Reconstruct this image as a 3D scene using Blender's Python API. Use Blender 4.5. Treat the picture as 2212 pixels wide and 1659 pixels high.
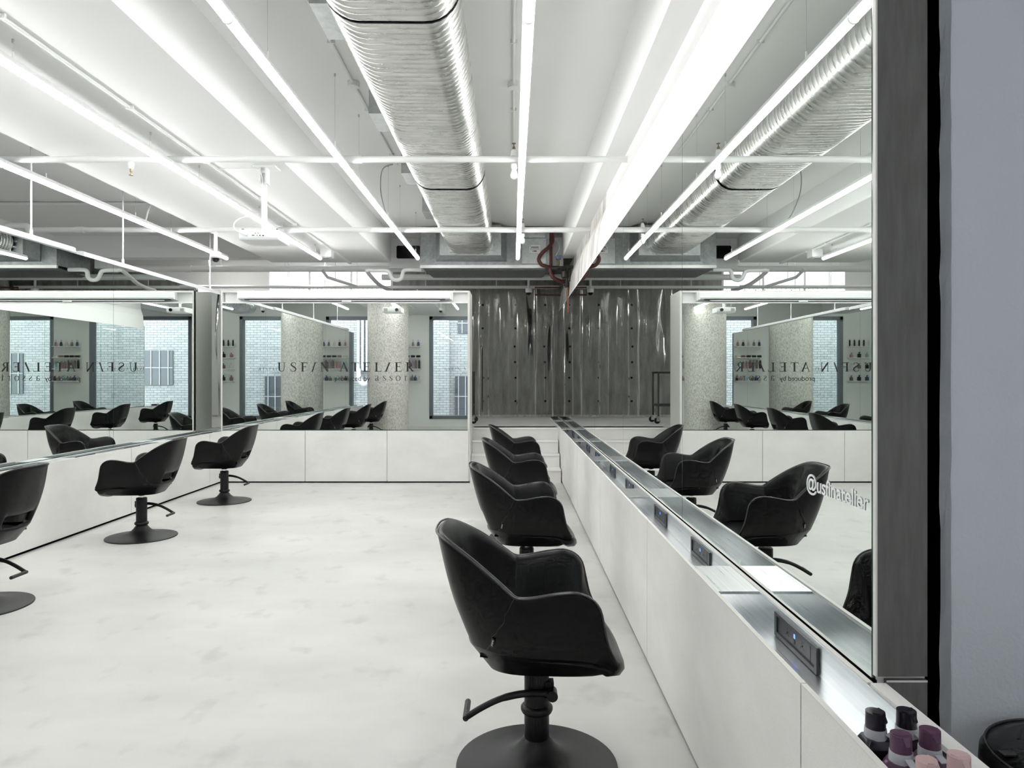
import bpy, bmesh, math, random
from mathutils import Vector, Matrix
PI = math.pi
random.seed(7)
sc = bpy.context.scene
for o in list(bpy.data.objects):
    bpy.data.objects.remove(o, do_unlink=True)
COL = sc.collection

# ------------------------------------------------------------------ camera, world, exposure
H = 1.45
cam_d = bpy.data.cameras.new('camera'); cam = bpy.data.objects.new('camera', cam_d); COL.objects.link(cam)
cam_d.sensor_width = 36.0; cam_d.lens = 1550.0 / 2212.0 * 36.0
cam_d.shift_x = -1.0 / 2212.0; cam_d.shift_y = -13.5 / 2212.0
cam_d.clip_start = 0.05; cam_d.clip_end = 200
cam.location = (0, 0, H); cam.rotation_euler = (PI / 2, 0, 0)
sc.camera = cam
w = bpy.data.worlds.new('overcast_sky'); sc.world = w; w.use_nodes = True
bg = w.node_tree.nodes['Background']; bg.inputs[0].default_value = (0.84, 0.91, 1.0, 1); bg.inputs[1].default_value = 7.0
vs = sc.view_settings
vs.view_transform = 'Standard'; vs.look = 'None'; vs.gamma = 1.0; vs.use_curve_mapping = False
vs.exposure = 1.0
sc.cycles.use_denoising = True; sc.cycles.use_light_tree = False
sc.cycles.max_bounces = 10; sc.cycles.glossy_bounces = 7; sc.cycles.diffuse_bounces = 4
sc.cycles.use_adaptive_sampling = True; sc.cycles.adaptive_threshold = 0.04; sc.cycles.adaptive_min_samples = 12
sc.cycles.transparent_max_bounces = 24
sc.cycles.sample_clamp_indirect = 8.0
TUBE_POWER = 17.0

# ------------------------------------------------------------------ materials
MATS = {}
def mat(name, base=(0.8, 0.8, 0.8), rough=0.5, metal=0.0, spec=0.5, emit=None, estr=0.0):
    m = bpy.data.materials.new(name); m.use_nodes = True
    b = m.node_tree.nodes['Principled BSDF']
    b.inputs['Base Color'].default_value = (*base, 1); b.inputs['Roughness'].default_value = rough
    b.inputs['Metallic'].default_value = metal; b.inputs['Specular IOR Level'].default_value = spec
    if emit:
        b.inputs['Emission Color'].default_value = (*emit, 1); b.inputs['Emission Strength'].default_value = estr
    MATS[name] = m
    return m
def nt(m): return m.node_tree.nodes, m.node_tree.links, m.node_tree.nodes['Principled BSDF']
def add_noise(m, c0, c1, scale=4.0, detail=6.0, lo=0.35, hi=0.65, stretch=(1, 1, 1), rough=None, rnoise=0.6):
    N, L, b = nt(m)
    tc = N.new('ShaderNodeTexCoord'); mp = N.new('ShaderNodeMapping'); mp.inputs['Scale'].default_value = stretch
    n = N.new('ShaderNodeTexNoise'); n.inputs['Scale'].default_value = scale; n.inputs['Detail'].default_value = detail
    n.inputs['Roughness'].default_value = rnoise
    r = N.new('ShaderNodeValToRGB'); r.color_ramp.elements[0].position = lo; r.color_ramp.elements[1].position = hi
    r.color_ramp.elements[0].color = (*c0, 1); r.color_ramp.elements[1].color = (*c1, 1)
    L.new(tc.outputs['Object'], mp.inputs[0]); L.new(mp.outputs[0], n.inputs['Vector']); L.new(n.outputs['Fac'], r.inputs[0])
    L.new(r.outputs[0], b.inputs['Base Color'])
    if rough:
        mr = N.new('ShaderNodeMapRange'); mr.inputs['To Min'].default_value = rough[0]; mr.inputs['To Max'].default_value = rough[1]
        L.new(n.outputs['Fac'], mr.inputs[0]); L.new(mr.outputs[0], b.inputs['Roughness'])
    return r, mp
def add_bump(m, scale=40.0, strength=0.1, dist=0.01, detail=4.0, stretch=(1, 1, 1)):
    N, L, b = nt(m)
    tc = N.new('ShaderNodeTexCoord'); mp = N.new('ShaderNodeMapping'); mp.inputs['Scale'].default_value = stretch
    n = N.new('ShaderNodeTexNoise'); n.inputs['Scale'].default_value = scale; n.inputs['Detail'].default_value = detail
    bp = N.new('ShaderNodeBump'); bp.inputs['Strength'].default_value = strength; bp.inputs['Distance'].default_value = dist
    L.new(tc.outputs['Object'], mp.inputs[0]); L.new(mp.outputs[0], n.inputs['Vector'])
    L.new(n.outputs['Fac'], bp.inputs['Height']); L.new(bp.outputs[0], b.inputs['Normal'])
    return n, bp

m = mat('floor_concrete', rough=0.42, spec=0.35)
r, mp = add_noise(m, (0.46, 0.457, 0.44), (0.64, 0.635, 0.615), scale=0.8, detail=8, lo=0.2, hi=0.72, stretch=(0.9, 1.6, 1), rough=(0.36, 0.5), rnoise=0.58)
N, L, b = nt(m)
n2 = N.new('ShaderNodeTexNoise'); n2.inputs['Scale'].default_value = 60; n2.inputs['Detail'].default_value = 3
r2 = N.new('ShaderNodeValToRGB'); r2.color_ramp.elements[0].position = 0.28; r2.color_ramp.elements[0].color = (0.72, 0.72, 0.72, 1)
r2.color_ramp.elements[1].position = 0.42; r2.color_ramp.elements[1].color = (1, 1, 1, 1)
mx = N.new('ShaderNodeMix'); mx.data_type = 'RGBA'; mx.blend_type = 'MULTIPLY'; mx.inputs[0].default_value = 0.55
L.new(n2.outputs['Fac'], r2.inputs[0]); L.new(r.outputs[0], mx.inputs[6]); L.new(r2.outputs[0], mx.inputs[7]); L.new(mx.outputs[2], b.inputs['Base Color'])
def grain(m, src, scale, amt, stretch=(1, 1, 1)):
    N, L, b = nt(m)
    tc = N.new('ShaderNodeTexCoord'); mp = N.new('ShaderNodeMapping'); mp.inputs['Scale'].default_value = stretch
    n = N.new('ShaderNodeTexNoise'); n.inputs['Scale'].default_value = scale; n.inputs['Detail'].default_value = 2
    r_ = N.new('ShaderNodeMapRange'); r_.inputs['From Min'].default_value = 0.25; r_.inputs['From Max'].default_value = 0.75
    r_.inputs['To Min'].default_value = 1 - amt; r_.inputs['To Max'].default_value = 1.0
    mx = N.new('ShaderNodeMix'); mx.data_type = 'RGBA'; mx.blend_type = 'MULTIPLY'; mx.inputs[0].default_value = 1.0
    L.new(tc.outputs['Object'], mp.inputs[0]); L.new(mp.outputs[0], n.inputs['Vector']); L.new(n.outputs['Fac'], r_.inputs[0])
    L.new(src, mx.inputs[6]); L.new(r_.outputs[0], mx.inputs[7]); L.new(mx.outputs[2], b.inputs['Base Color'])
m = mat('tile', rough=0.45, spec=0.3); r, mp = add_noise(m, (0.77, 0.76, 0.74), (0.87, 0.86, 0.84), scale=2.2, detail=8, lo=0.3, hi=0.7, stretch=(1, 1, 1.6)); grain(m, r.outputs[0], 230, 0.10)
m = mat('tile_edge', (0.72, 0.71, 0.68), 0.5, spec=0.3)
m = mat('tile_shaded', rough=0.55, spec=0.25); add_noise(m, (0.105, 0.10, 0.095), (0.15, 0.145, 0.14), scale=18, detail=8, lo=0.3, hi=0.7, stretch=(3, 3, 0.4))  # bench tile again, dimness of the wall end put into its colour
m = mat('ceiling_paint', (0.83, 0.835, 0.825), 0.65, spec=0.2); add_bump(m, 60, 0.08, 0.004)
m = mat('white_paint', (0.86, 0.86, 0.85), 0.55, spec=0.25); add_bump(m, 25, 0.12, 0.004)
m = mat('grey_wall_paint', (0.80, 0.82, 0.80), 0.6, spec=0.25); add_bump(m, 30, 0.1, 0.004)
m = mat('pier_paint', (0.58, 0.595, 0.64), 0.5, spec=0.35)
N, L, b = nt(m)
n1, bp = add_bump(m, 95, 0.55, 0.0035, 5)
n3 = N.new('ShaderNodeTexNoise'); n3.inputs['Scale'].default_value = 9; n3.inputs['Detail'].default_value = 6
ad = N.new('ShaderNodeMath'); ad.operation = 'MULTIPLY_ADD'; ad.inputs[1].default_value = 1.2
L.new(n3.outputs['Fac'], ad.inputs[0]); L.new(n1.outputs['Fac'], ad.inputs[2]); L.new(ad.outputs[0], bp.inputs['Height'])
m = mat('white_metal', (0.85, 0.86, 0.86), 0.35, spec=0.5)
m = mat('white_plastic', (0.84, 0.85, 0.85), 0.4, spec=0.5)
m = mat('pipe_paint', (0.80, 0.81, 0.80), 0.4, spec=0.4)
m = mat('grey_plastic', (0.35, 0.36, 0.36), 0.5)
m = mat('wire_grey', (0.5, 0.51, 0.51), 0.5)
m = mat('black_plastic', (0.012, 0.012, 0.013), 0.4)
m = mat('black_void', (0.004, 0.004, 0.004), 0.9, spec=0.0)
m = mat('leather', (0.0045, 0.0047, 0.005), 0.33, spec=0.24); add_bump(m, 320, 0.06, 0.001)
m = mat('piping', (0.012, 0.012, 0.013), 0.28, spec=0.6)
m = mat('chair_metal', (0.008, 0.0082, 0.009), 0.42, spec=0.3); add_bump(m, 500, 0.05, 0.0005)
m = mat('chrome', (0.85, 0.85, 0.86), 0.08, metal=1.0)
m = mat('steel_frame', (0.08, 0.08, 0.08), 0.4, metal=0.6)
m = mat('galvanized', rough=0.38, metal=1.0); add_noise(m, (0.38, 0.40, 0.41), (0.60, 0.62, 0.62), scale=14, detail=10, lo=0.3, hi=0.7, rnoise=0.75)
m = mat('galvanized_dark', rough=0.42, metal=1.0); add_noise(m, (0.22, 0.235, 0.24), (0.42, 0.435, 0.44), scale=16, detail=9, lo=0.3, hi=0.7, rnoise=0.75)
m = mat('duct_metal', rough=0.22, metal=1.0); add_noise(m, (0.55, 0.55, 0.535), (0.75, 0.75, 0.735), scale=3, detail=6, lo=0.3, hi=0.7, rough=(0.2, 0.36), stretch=(1, 4, 1))
m = mat('aluminium', rough=0.3, metal=1.0); add_noise(m, (0.72, 0.74, 0.76), (0.86, 0.88, 0.89), scale=90, detail=3, lo=0.3, hi=0.7, stretch=(1, 0.012, 1), rough=(0.2, 0.42))
m = mat('foil_tape', (0.75, 0.76, 0.75), 0.35, metal=0.8); add_bump(m, 60, 0.6, 0.004)
m = mat('concrete_dark', rough=0.75, spec=0.2)
add_noise(m, (0.17, 0.168, 0.157), (0.42, 0.415, 0.39), scale=2.6, detail=10, lo=0.25, hi=0.75, stretch=(3.5, 1, 0.8), rnoise=0.7); add_bump(m, 25, 0.35, 0.01)
m = mat('concrete_rough', rough=0.85, spec=0.15)
r, mp = add_noise(m, (0.25, 0.235, 0.21), (0.66, 0.645, 0.605), scale=34, detail=6, lo=0.24, hi=0.58, stretch=(1, 1, 0.6), rnoise=0.7); add_bump(m, 30, 0.7, 0.02, 6)
m = mat('blockwork', rough=0.8, spec=0.2)
add_noise(m, (0.30, 0.29, 0.27), (0.66, 0.65, 0.62), scale=5, detail=9, lo=0.32, hi=0.62, stretch=(1, 1, 0.4))
N, L, b = nt(m)
bt = N.new('ShaderNodeTexBrick'); bt.inputs['Scale'].default_value = 4.0; bt.inputs['Mortar Size'].default_value = 0.012
bt.inputs['Brick Width'].default_value = 0.9; bt.inputs['Row Height'].default_value = 0.4
tc = N.new('ShaderNodeTexCoord'); sx = N.new('ShaderNodeSeparateXYZ'); cx = N.new('ShaderNodeCombineXYZ')
L.new(tc.outputs['Object'], sx.inputs[0]); L.new(sx.outputs['Y'], cx.inputs['X']); L.new(sx.outputs['Z'], cx.inputs['Y']); L.new(cx.outputs[0], bt.inputs['Vector'])
bp = N.new('ShaderNodeBump'); bp.inputs['Strength'].default_value = 0.7; bp.inputs['Distance'].default_value = 0.01; bp.invert = True
L.new(bt.outputs['Fac'], bp.inputs['Height']); L.new(bp.outputs[0], b.inputs['Normal'])
m = mat('brick_white', rough=0.7, spec=0.2)
N, L, b = nt(m)
bt = N.new('ShaderNodeTexBrick'); bt.inputs['Scale'].default_value = 1.0; bt.inputs['Mortar Size'].default_value = 0.006; bt.inputs['Mortar Smooth'].default_value = 0.3
bt.inputs['Brick Width'].default_value = 0.24; bt.inputs['Row Height'].default_value = 0.084
bt.inputs['Color1'].default_value = (0.25, 0.247, 0.242, 1); bt.inputs['Color2'].default_value = (0.20, 0.20, 0.197, 1); bt.inputs['Mortar'].default_value = (0.07, 0.07, 0.07, 1)
tc = N.new('ShaderNodeTexCoord'); sx = N.new('ShaderNodeSeparateXYZ'); cx = N.new('ShaderNodeCombineXYZ')
L.new(tc.outputs['Object'], sx.inputs[0]); L.new(sx.outputs['X'], cx.inputs['X']); L.new(sx.outputs['Z'], cx.inputs['Y']); L.new(cx.outputs[0], bt.inputs['Vector'])
L.new(bt.outputs['Color'], b.inputs['Base Color'])
bp = N.new('ShaderNodeBump'); bp.inputs['Strength'].default_value = 0.8; bp.inputs['Distance'].default_value = 0.012; bp.invert = True
L.new(bt.outputs['Fac'], bp.inputs['Height']); L.new(bp.outputs[0], b.inputs['Normal'])
m = mat('mirror_silver', (0.80, 0.835, 0.815), 0.0, metal=1.0)
m = mat('mirror_edge', (0.02, 0.045, 0.035), 0.15)
m = mat('tube_light', (0.9, 0.9, 0.9), 0.4, emit=(1.0, 1.0, 0.985), estr=TUBE_POWER)
m = mat('rear_wall_glow', (0.9, 0.9, 0.9), 0.5, emit=(0.97, 0.99, 1.0), estr=1.4)  # glow standing in for the brightly lit rear wall
m = mat('usb_glow', (0.05, 0.1, 0.5), 0.4, emit=(0.08, 0.2, 1.0), estr=1.5)
m = mat('lettering_black', (0.008, 0.008, 0.009), 0.5)
m = mat('lettering_white', (0.86, 0.87, 0.88), 0.5)
m = mat('outlet_grey', (0.045, 0.047, 0.053), 0.42)
m = mat('outlet_dark', (0.008, 0.008, 0.009), 0.5)
m = mat('frame_grey', (0.16, 0.18, 0.20), 0.4)
m = mat('maroon_hose', (0.085, 0.02, 0.018), 0.55)
m = mat('copper', (0.13, 0.055, 0.038), 0.4, metal=0.7)
m = mat('blue_plastic', (0.10, 0.12, 0.22), 0.4)
m = mat('valve_iron', (0.05, 0.045, 0.04), 0.5, metal=0.5)
m = mat('brass', (0.30, 0.24, 0.15), 0.35, metal=0.9)
m = mat('screen_black', (0.006, 0.006, 0.007), 0.1)
m = mat('asphalt', (0.30, 0.31, 0.32), 0.8)
m = mat('exterior_grey', (0.30, 0.30, 0.31), 0.6)
m = mat('fill_downlight_glow', (0.9, 0.9, 0.9), 0.5, emit=(1.0, 0.99, 0.97), estr=95.0)  # glow of the added fill downlights
m = mat('track_paint', (0.5, 0.51, 0.52), 0.45)
m = mat('label_white', (0.7, 0.7, 0.68), 0.5)
m = mat('clear_collar', (0.42, 0.43, 0.47), 0.25, spec=0.6)
for nm, c in (('bottle_black_plum', (0.012, 0.008, 0.016)), ('bottle_plum', (0.085, 0.035, 0.075)), ('bottle_pink', (0.52, 0.36, 0.36)),
              ('product_black', (0.012, 0.011, 0.014)), ('product_rose', (0.36, 0.20, 0.19)), ('product_blue', (0.03, 0.06, 0.14)),
              ('product_mint', (0.36, 0.52, 0.52)), ('product_cream', (0.55, 0.50, 0.46)), ('product_taupe', (0.17, 0.13, 0.12)),
              ('product_lilac', (0.30, 0.26, 0.31)), ('product_clear', (0.62, 0.66, 0.66))):
    mat(nm, c, 0.32, spec=0.5)
# clear vinyl and window glass: see-through with Fresnel gloss
def clear(name, tint, rough, ior, haze):
    m = bpy.data.materials.new(name); m.use_nodes = True; N = m.node_tree.nodes; L = m.node_tree.links
    for n in list(N): N.remove(n)
    out = N.new('ShaderNodeOutputMaterial'); tr = N.new('ShaderNodeBsdfTransparent'); tr.inputs[0].default_value = (*tint, 1)
    gl = N.new('ShaderNodeBsdfGlossy'); gl.inputs['Roughness'].default_value = rough
    fr = N.new('ShaderNodeFresnel'); fr.inputs['IOR'].default_value = ior
    mx = N.new('ShaderNodeMixShader'); L.new(fr.outputs[0], mx.inputs[0]); L.new(tr.outputs[0], mx.inputs[1]); L.new(gl.outputs[0], mx.inputs[2])
    last = mx
    if haze:
        df = N.new('ShaderNodeBsdfDiffuse'); df.inputs[0].default_value = (0.8, 0.82, 0.82, 1)
        m2 = N.new('ShaderNodeMixShader'); m2.inputs[0].default_value = haze
        L.new(mx.outputs[0], m2.inputs[1]); L.new(df.outputs[0], m2.inputs[2]); last = m2
    L.new(last.outputs[0], out.inputs[0]); MATS[name] = m
    return m
clear('vinyl', (0.96, 0.965, 0.96), 0.06, 1.42, 0.02)
clear('window_glass', (0.95, 0.97, 0.96), 0.0, 1.45, 0.0)

# ------------------------------------------------------------------ mesh helpers
class MB:
    def __init__(s): s.v = []; s.f = []
    def add(s, vs, fs):
        k = len(s.v); s.v += [tuple(p) for p in vs]; s.f += [tuple(i + k for i in f) for f in fs]; return s
    def box(s, x0, x1, y0, y1, z0, z1):
        x0, x1 = sorted((x0, x1)); y0, y1 = sorted((y0, y1)); z0, z1 = sorted((z0, z1))
        return s.add([(x0, y0, z0), (x1, y0, z0), (x1, y1, z0), (x0, y1, z0), (x0, y0, z1), (x1, y0, z1), (x1, y1, z1), (x0, y1, z1)],
                     [(0, 3, 2, 1), (4, 5, 6, 7), (0, 1, 5, 4), (1, 2, 6, 5), (2, 3, 7, 6), (3, 0, 4, 7)])
    def prism_y(s, pts, y0, y1):      # profile in XZ swept along Y
        n = len(pts)
        vs = [(p[0], y0, p[1]) for p in pts] + [(p[0], y1, p[1]) for p in pts]
        return s.add(vs, [tuple(range(n)), tuple(range(2 * n - 1, n - 1, -1))] + [(i, i + n, (i + 1) % n + n, (i + 1) % n) for i in range(n)])
    def prism_z(s, pts, z0, z1):
        n = len(pts)
        vs = [(p[0], p[1], z0) for p in pts] + [(p[0], p[1], z1) for p in pts]
        return s.add(vs, [tuple(range(n - 1, -1, -1)), tuple(range(n, 2 * n))] + [(i, (i + 1) % n, (i + 1) % n + n, i + n) for i in range(n)])
    def prism_x(s, pts, x0, x1):      # profile in YZ swept along X
        n = len(pts)
        vs = [(x0, p[0], p[1]) for p in pts] + [(x1, p[0], p[1]) for p in pts]
        return s.add(vs, [tuple(range(n - 1, -1, -1)), tuple(range(n, 2 * n))] + [(i, (i + 1) % n, (i + 1) % n + n, i + n) for i in range(n)])
    def lathe(s, prof, cx=0, cy=0, cz=0, seg=32, axis='z'):
        vs = []; n = len(prof)
        for i in range(seg):
            a = 2 * PI * i / seg; c, d = math.cos(a), math.sin(a)
            for r, h in prof:
                if axis == 'z': vs.append((cx + r * c, cy + r * d, cz + h))
                elif axis == 'y': vs.append((cx + r * c, cy + h, cz + r * d))
                else: vs.append((cx + h, cy + r * c, cz + r * d))
        fs = []
        for i in range(seg):
            j = (i + 1) % seg
            for k in range(n - 1):
                fs.append((i * n + k, j * n + k, j * n + k + 1, i * n + k + 1))
        fs.append(tuple(i * n for i in range(seg))[::-1]); fs.append(tuple(i * n + n - 1 for i in range(seg)))
        return s.add(vs, fs)
    def cyl(s, c, r, h, seg=24, axis='z'): return s.lathe([(r, 0), (r, h)], *c, seg=seg, axis=axis)
    def tube(s, path, r, seg=10, caps=True):
        P = [Vector(p) for p in path]; n = len(P); rs = r if isinstance(r, (list, tuple)) else [r] * n
        vs = []; prev = None
        for i in range(n):
            t = (P[min(i + 1, n - 1)] - P[max(i - 1, 0)]).normalized()
            if prev is None:
                up = Vector((0, 0, 1)) if abs(t.z) < 0.9 else Vector((1, 0, 0))
                a = t.cross(up).normalized()
            else:
                a = (prev - t * prev.dot(t)).normalized()
            prev = a; b = t.cross(a)
            for k in range(seg):
                q = 2 * PI * k / seg; vs.append(P[i] + (a * math.cos(q) + b * math.sin(q)) * rs[i])
        fs = [(i * seg + k, i * seg + (k + 1) % seg, (i + 1) * seg + (k + 1) % seg, (i + 1) * seg + k) for i in range(n - 1) for k in range(seg)]
        if caps: fs += [tuple(range(seg))[::-1], tuple((n - 1) * seg + k for k in range(seg))]
        return s.add(vs, fs)
    def grid(s, rows):
        n = len(rows[0]); vs = [p for r in rows for p in r]
        return s.add(vs, [(i * n + k, i * n + k + 1, (i + 1) * n + k + 1, (i + 1) * n + k) for i in range(len(rows) - 1) for k in range(n - 1)])
    def mesh(s, name, smooth=False, recalc=True):
        me = bpy.data.meshes.new(name); me.from_pydata(s.v, [], s.f); me.update()
        if recalc:
            bm = bmesh.new(); bm.from_mesh(me); bmesh.ops.recalc_face_normals(bm, faces=bm.faces); bm.to_mesh(me); bm.free()
        if smooth:
            for p in me.polygons: p.use_smooth = True
        return me
def crom(pts, sub=6):
    P = [Vector(p) for p in pts]; out = []
    for i in range(len(P) - 1):
        p0 = P[max(i - 1, 0)]; p1 = P[i]; p2 = P[i + 1]; p3 = P[min(i + 2, len(P) - 1)]
        for k in range(sub):
            t = k / sub
            out.append(0.5 * ((2 * p1) + (p2 - p0) * t + (2 * p0 - 5 * p1 + 4 * p2 - p3) * t * t + (3 * p1 - p0 - 3 * p2 + p3) * t ** 3))
    out.append(P[-1]); return out
def smooth_angle(me, deg=35):
    for p in me.polygons: p.use_smooth = True
    bm = bmesh.new(); bm.from_mesh(me)
    for e in bm.edges:
        if len(e.link_faces) == 2 and e.calc_face_angle(0) > math.radians(deg): e.smooth = False
    bm.to_mesh(me); bm.free()
def obj(name, mb, m, parent=None, smooth=0, bevel=0.0, local=False, kind=None):
    me = mb if isinstance(mb, bpy.types.Mesh) else mb.mesh(name)
    if smooth: smooth_angle(me, smooth)
    o = bpy.data.objects.new(name, me); COL.objects.link(o)
    if not me.materials: me.materials.append(MATS[m])
    if parent is not None:
        o.parent = parent
        if not local:
            if parent.type == 'EMPTY': o.matrix_parent_inverse = Matrix.Translation(-Vector(parent.location))
    if bevel:
        b = o.modifiers.new('edge', 'BEVEL'); b.width = bevel; b.segments = 2; b.limit_method = 'ANGLE'
    if kind: o['kind'] = kind
    return o
def tag(o, label, cat, group=None):
    o['label'] = label; o['category'] = cat
    if group: o['group'] = group
    return o
def thing(name, label, cat, loc=(0, 0, 0), group=None):
    o = bpy.data.objects.new(name, None); COL.objects.link(o); o.location = loc; o.empty_display_size = 0.1
    return tag(o, label, cat, group)
def struct(name, mb, m, **k): return obj(name, mb, m, kind='structure', **k)
def copy_tree(o, parent=None):
    c = o.copy(); COL.objects.link(c); c.parent = parent
    for ch in [x for x in bpy.data.objects if x.parent is o]: copy_tree(ch, c)
    return c
ORD = ['first', 'second', 'third', 'fourth', 'fifth', 'sixth', 'seventh', 'eighth', 'ninth']

# ------------------------------------------------------------------ the shell of the room
CZ = 3.78
YB = 13.8           # rear concrete wall
YF = -1.6           # street front
PLAT = 0.703        # rear platform level
struct('floor', MB().box(-7.5, 4.2, YF - 0.3, YB + 0.2, -0.12, 0.0), 'floor_concrete')
struct('ceiling', MB().box(-7.6, 4.3, YF - 0.3, YB + 0.3, CZ, CZ + 0.15), 'ceiling_paint')
struct('ceiling_slab', MB().prism_y([(-3.92, 3.33), (-1.998, 3.33), (-1.98, 3.353), (-1.98, CZ + 0.02), (-3.92, CZ + 0.02)], YF, 11.7), 'ceiling_paint')
struct('ceiling_beam', MB().prism_y([(0.777, CZ + 0.02), (0.777, 3.38), (0.79, 3.33), (1.6, 3.33), (1.6, CZ + 0.02)], YF, 11.3), 'ceiling_paint')
struct('wall_left', MB().box(-7.7, -7.5, YF, YB + 0.2, 0, CZ), 'grey_wall_paint')
struct('wall_back', MB().box(-2.3, 4.2, YB, YB + 0.2, 0, CZ), 'concrete_dark')
struct('wall_back_left', MB().box(-7.5, -4.71, YB, YB + 0.2, 0, CZ).box(-4.71, -2.3, YB, YB + 0.2, 0, 3.1).box(-4.71, -2.3, YB, YB + 0.2, 3.6, CZ), 'white_paint')
wn = struct('window_4', MB().box(-4.71, -2.3, YB + 0.04, YB + 0.06, 3.1, 3.6), 'rear_wall_glow')  # glowing pane added for the brightly lit strip of rear wall
f = MB()
for x in (-4.69, -3.9, -3.1, -2.32): f.box(x - 0.02, x + 0.02, YB - 0.01, YB + 0.05, 3.1, 3.6)
obj('window_frame', f, 'white_paint', wn)  # posts across the added glowing pane
struct('wall_right_outer', MB().box(4.2, 4.4, YF, YB + 0.2, 0, CZ), 'grey_wall_paint')
struct('trim_1', MB().box(-2.05, -1.43, 12.0, 12.1, 3.28, CZ), 'white_paint')       # white bulkhead beside the air unit
struct('trim_2', MB().box(-7.5, -2.05, 11.75, 12.0, 3.42, CZ), 'ceiling_paint')

# right mirror wall
prof = [(0.868, 0), (0.868, 2.69), (0.895, 3.01), (0.945, 3.158), (0.957, 3.34), (0.985, 3.34), (0.985, 0)]
wr = struct('wall_right', MB().prism_y(prof, 1.715, 7.3), 'white_paint')
obj('bare_blockwork', MB().prism_y(prof, 7.3, 13.35), 'blockwork', wr)
obj('mirror_cap', MB().box(0.858, 0.87, 1.70, 13.3, 2.684, 2.696), 'white_paint', wr)
obj('tile', MB().box(0.865, 0.983, 1.700, 1.712, 0.742, 2.75), 'tile_shaded', wr)
obj('tile', MB().box(0.886, 0.983, 1.700, 1.712, 0.0, 0.733), 'tile_shaded', wr)
obj('tile_edge', MB().box(0.8602, 0.8645, 1.6995, 1.7122, 0.742, 2.75), 'tile_edge', wr)
obj('tile_edge', MB().box(0.886, 0.983, 1.699, 1.7005, 0.7285, 0.733), 'tile_edge', wr)
struct('gap_shade', MB().box(0.987, 1.3, 1.97, 2.2, 0, CZ), 'black_void')  # black block behind the gap, its shade put into the colour
# painted pier at the far right, chamfered arris
pier = MB()
rows = []
random.seed(3)
for i in range(61):
    z = CZ * i / 60
    j = random.uniform(-0.002, 0.002); k = random.uniform(-0.0022, 0.0022)
    rows.append([(1.20, 1.95, z), (1.08, 1.80, z), (1.0625 + k, 1.784, z), (1.066 + j * 0.5, 1.768, z), (1.0705 + j, 1.7515, z), (1.074 + j, 1.75, z), (1.30, 1.75, z), (2.4, 1.75, z), (2.4, 2.6, z)])
pier.grid(rows)
struct('wall_pier', pier.mesh('pier', smooth=False), 'pier_paint')

# platform and stair
struct('platform', MB().box(-4.6, 0.69, 10.74, YB, 0.0, PLAT), 'tile')
stair = struct('stair', MB().box(-0.585, 0.665, 9.9, 10.8, 0.0, 0.02), 'tile')
SY = [9.87, 10.16, 10.45, 10.73]; SZ = [0.186, 0.362, 0.533, PLAT]
for i in range(4):
    z0 = 0.0 if i == 0 else SZ[i - 1]
    obj('riser', MB().box(-0.585, 0.668, SY[i] + 0.012, SY[i] + 0.3, z0, SZ[i] - 0.016), 'tile', stair)
    obj('tread', MB().box(-0.585, 0.668, SY[i] + 0.02, SY[i] + 0.3, SZ[i] - 0.015, SZ[i]), 'tile', stair)
    obj('nosing', MB().box(-0.585, 0.664, SY[i] - 0.004, SY[i] + 0.022, SZ[i] - 0.02, SZ[i] + 0.003), 'white_metal', stair)

# street front with three tall windows
WIN = [(-5.56, -3.55), (-2.48, -0.28), (1.15, 3.4)]
WZ0, WZ1 = 0.22, 3.28
fr = MB(); xs = [-7.5] + [x for p in WIN for x in p] + [4.2]
for i in range(0, len(xs), 2): fr.box(xs[i], xs[i + 1], YF - 0.28, YF, 0, CZ)
for a, b in WIN: fr.box(a, b, YF - 0.28, YF, WZ1, CZ); fr.box(a, b, YF - 0.28, YF, 0, WZ0)
struct('wall_front', fr, 'grey_wall_paint')
for i, (a, b) in enumerate(WIN):
    g = struct('window_%d' % (i + 1), MB().box(a, b, YF - 0.16, YF - 0.15, WZ0, WZ1), 'window_glass')
    q = MB(); t = 0.10
    q.box(a, a + t, YF - 0.2, YF + 0.02, WZ0, WZ1).box(b - t, b, YF - 0.2, YF + 0.02, WZ0, WZ1).box(a, b, YF - 0.2, YF + 0.02, WZ1 - t, WZ1).box(a, b, YF - 0.2, YF + 0.02, WZ0, WZ0 + t)
    obj('window_frame', q, 'frame_grey', g, bevel=0.008)

# lane outside
tag(struct('lane_ground', MB().box(-14, 12, -5.2, YF - 0.28, -0.2, 0.02), 'asphalt'), 'grey lane outside the street windows', 'ground')
ext = thing('brick_building', 'white painted brick building across the lane, seen in the mirrors', 'building', (0, -5.2, 0))
obj('brick_wall', MB().box(-14, 12, -5.6, -5.2, -0.2, 6.5), 'brick_white', ext)
obj('brick_pilaster', MB().box(-3.4, -2.2, -5.2, -5.05, -0.2, 6.5), 'brick_white', ext)
for (a, b, z0, z1, nb) in ((-2.0, 0.2, 0.1, 1.5, 9), (-1.9, -0.7, 3.0, 3.7, 4), (3.4, 4.6, 1.2, 2.4, 4), (-8.3, -6.9, 0.9, 2.3, 5)):
    wd = obj('barred_window', MB().box(a, b, -5.195, -5.16, z0, z1), 'outlet_grey', ext)
    for k in range(nb):
        x = a + (b - a) * (k + 0.5) / nb
        obj('bar', MB().box(x - 0.012, x + 0.012, -5.155, -5.13, z0, z1), 'exterior_grey', wd)
    obj('cross_bar', MB().box(a, b, -5.155, -5.14, (z0 + z1) / 2 - 0.012, (z0 + z1) / 2 + 0.012), 'exterior_grey', wd)
for k in range(4):
    obj('downpipe', MB().cyl((-5.35 + 0.15 * k, -5.1, 1.7), 0.05, 5.0, 14), 'exterior_grey', ext, smooth=40)
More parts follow.
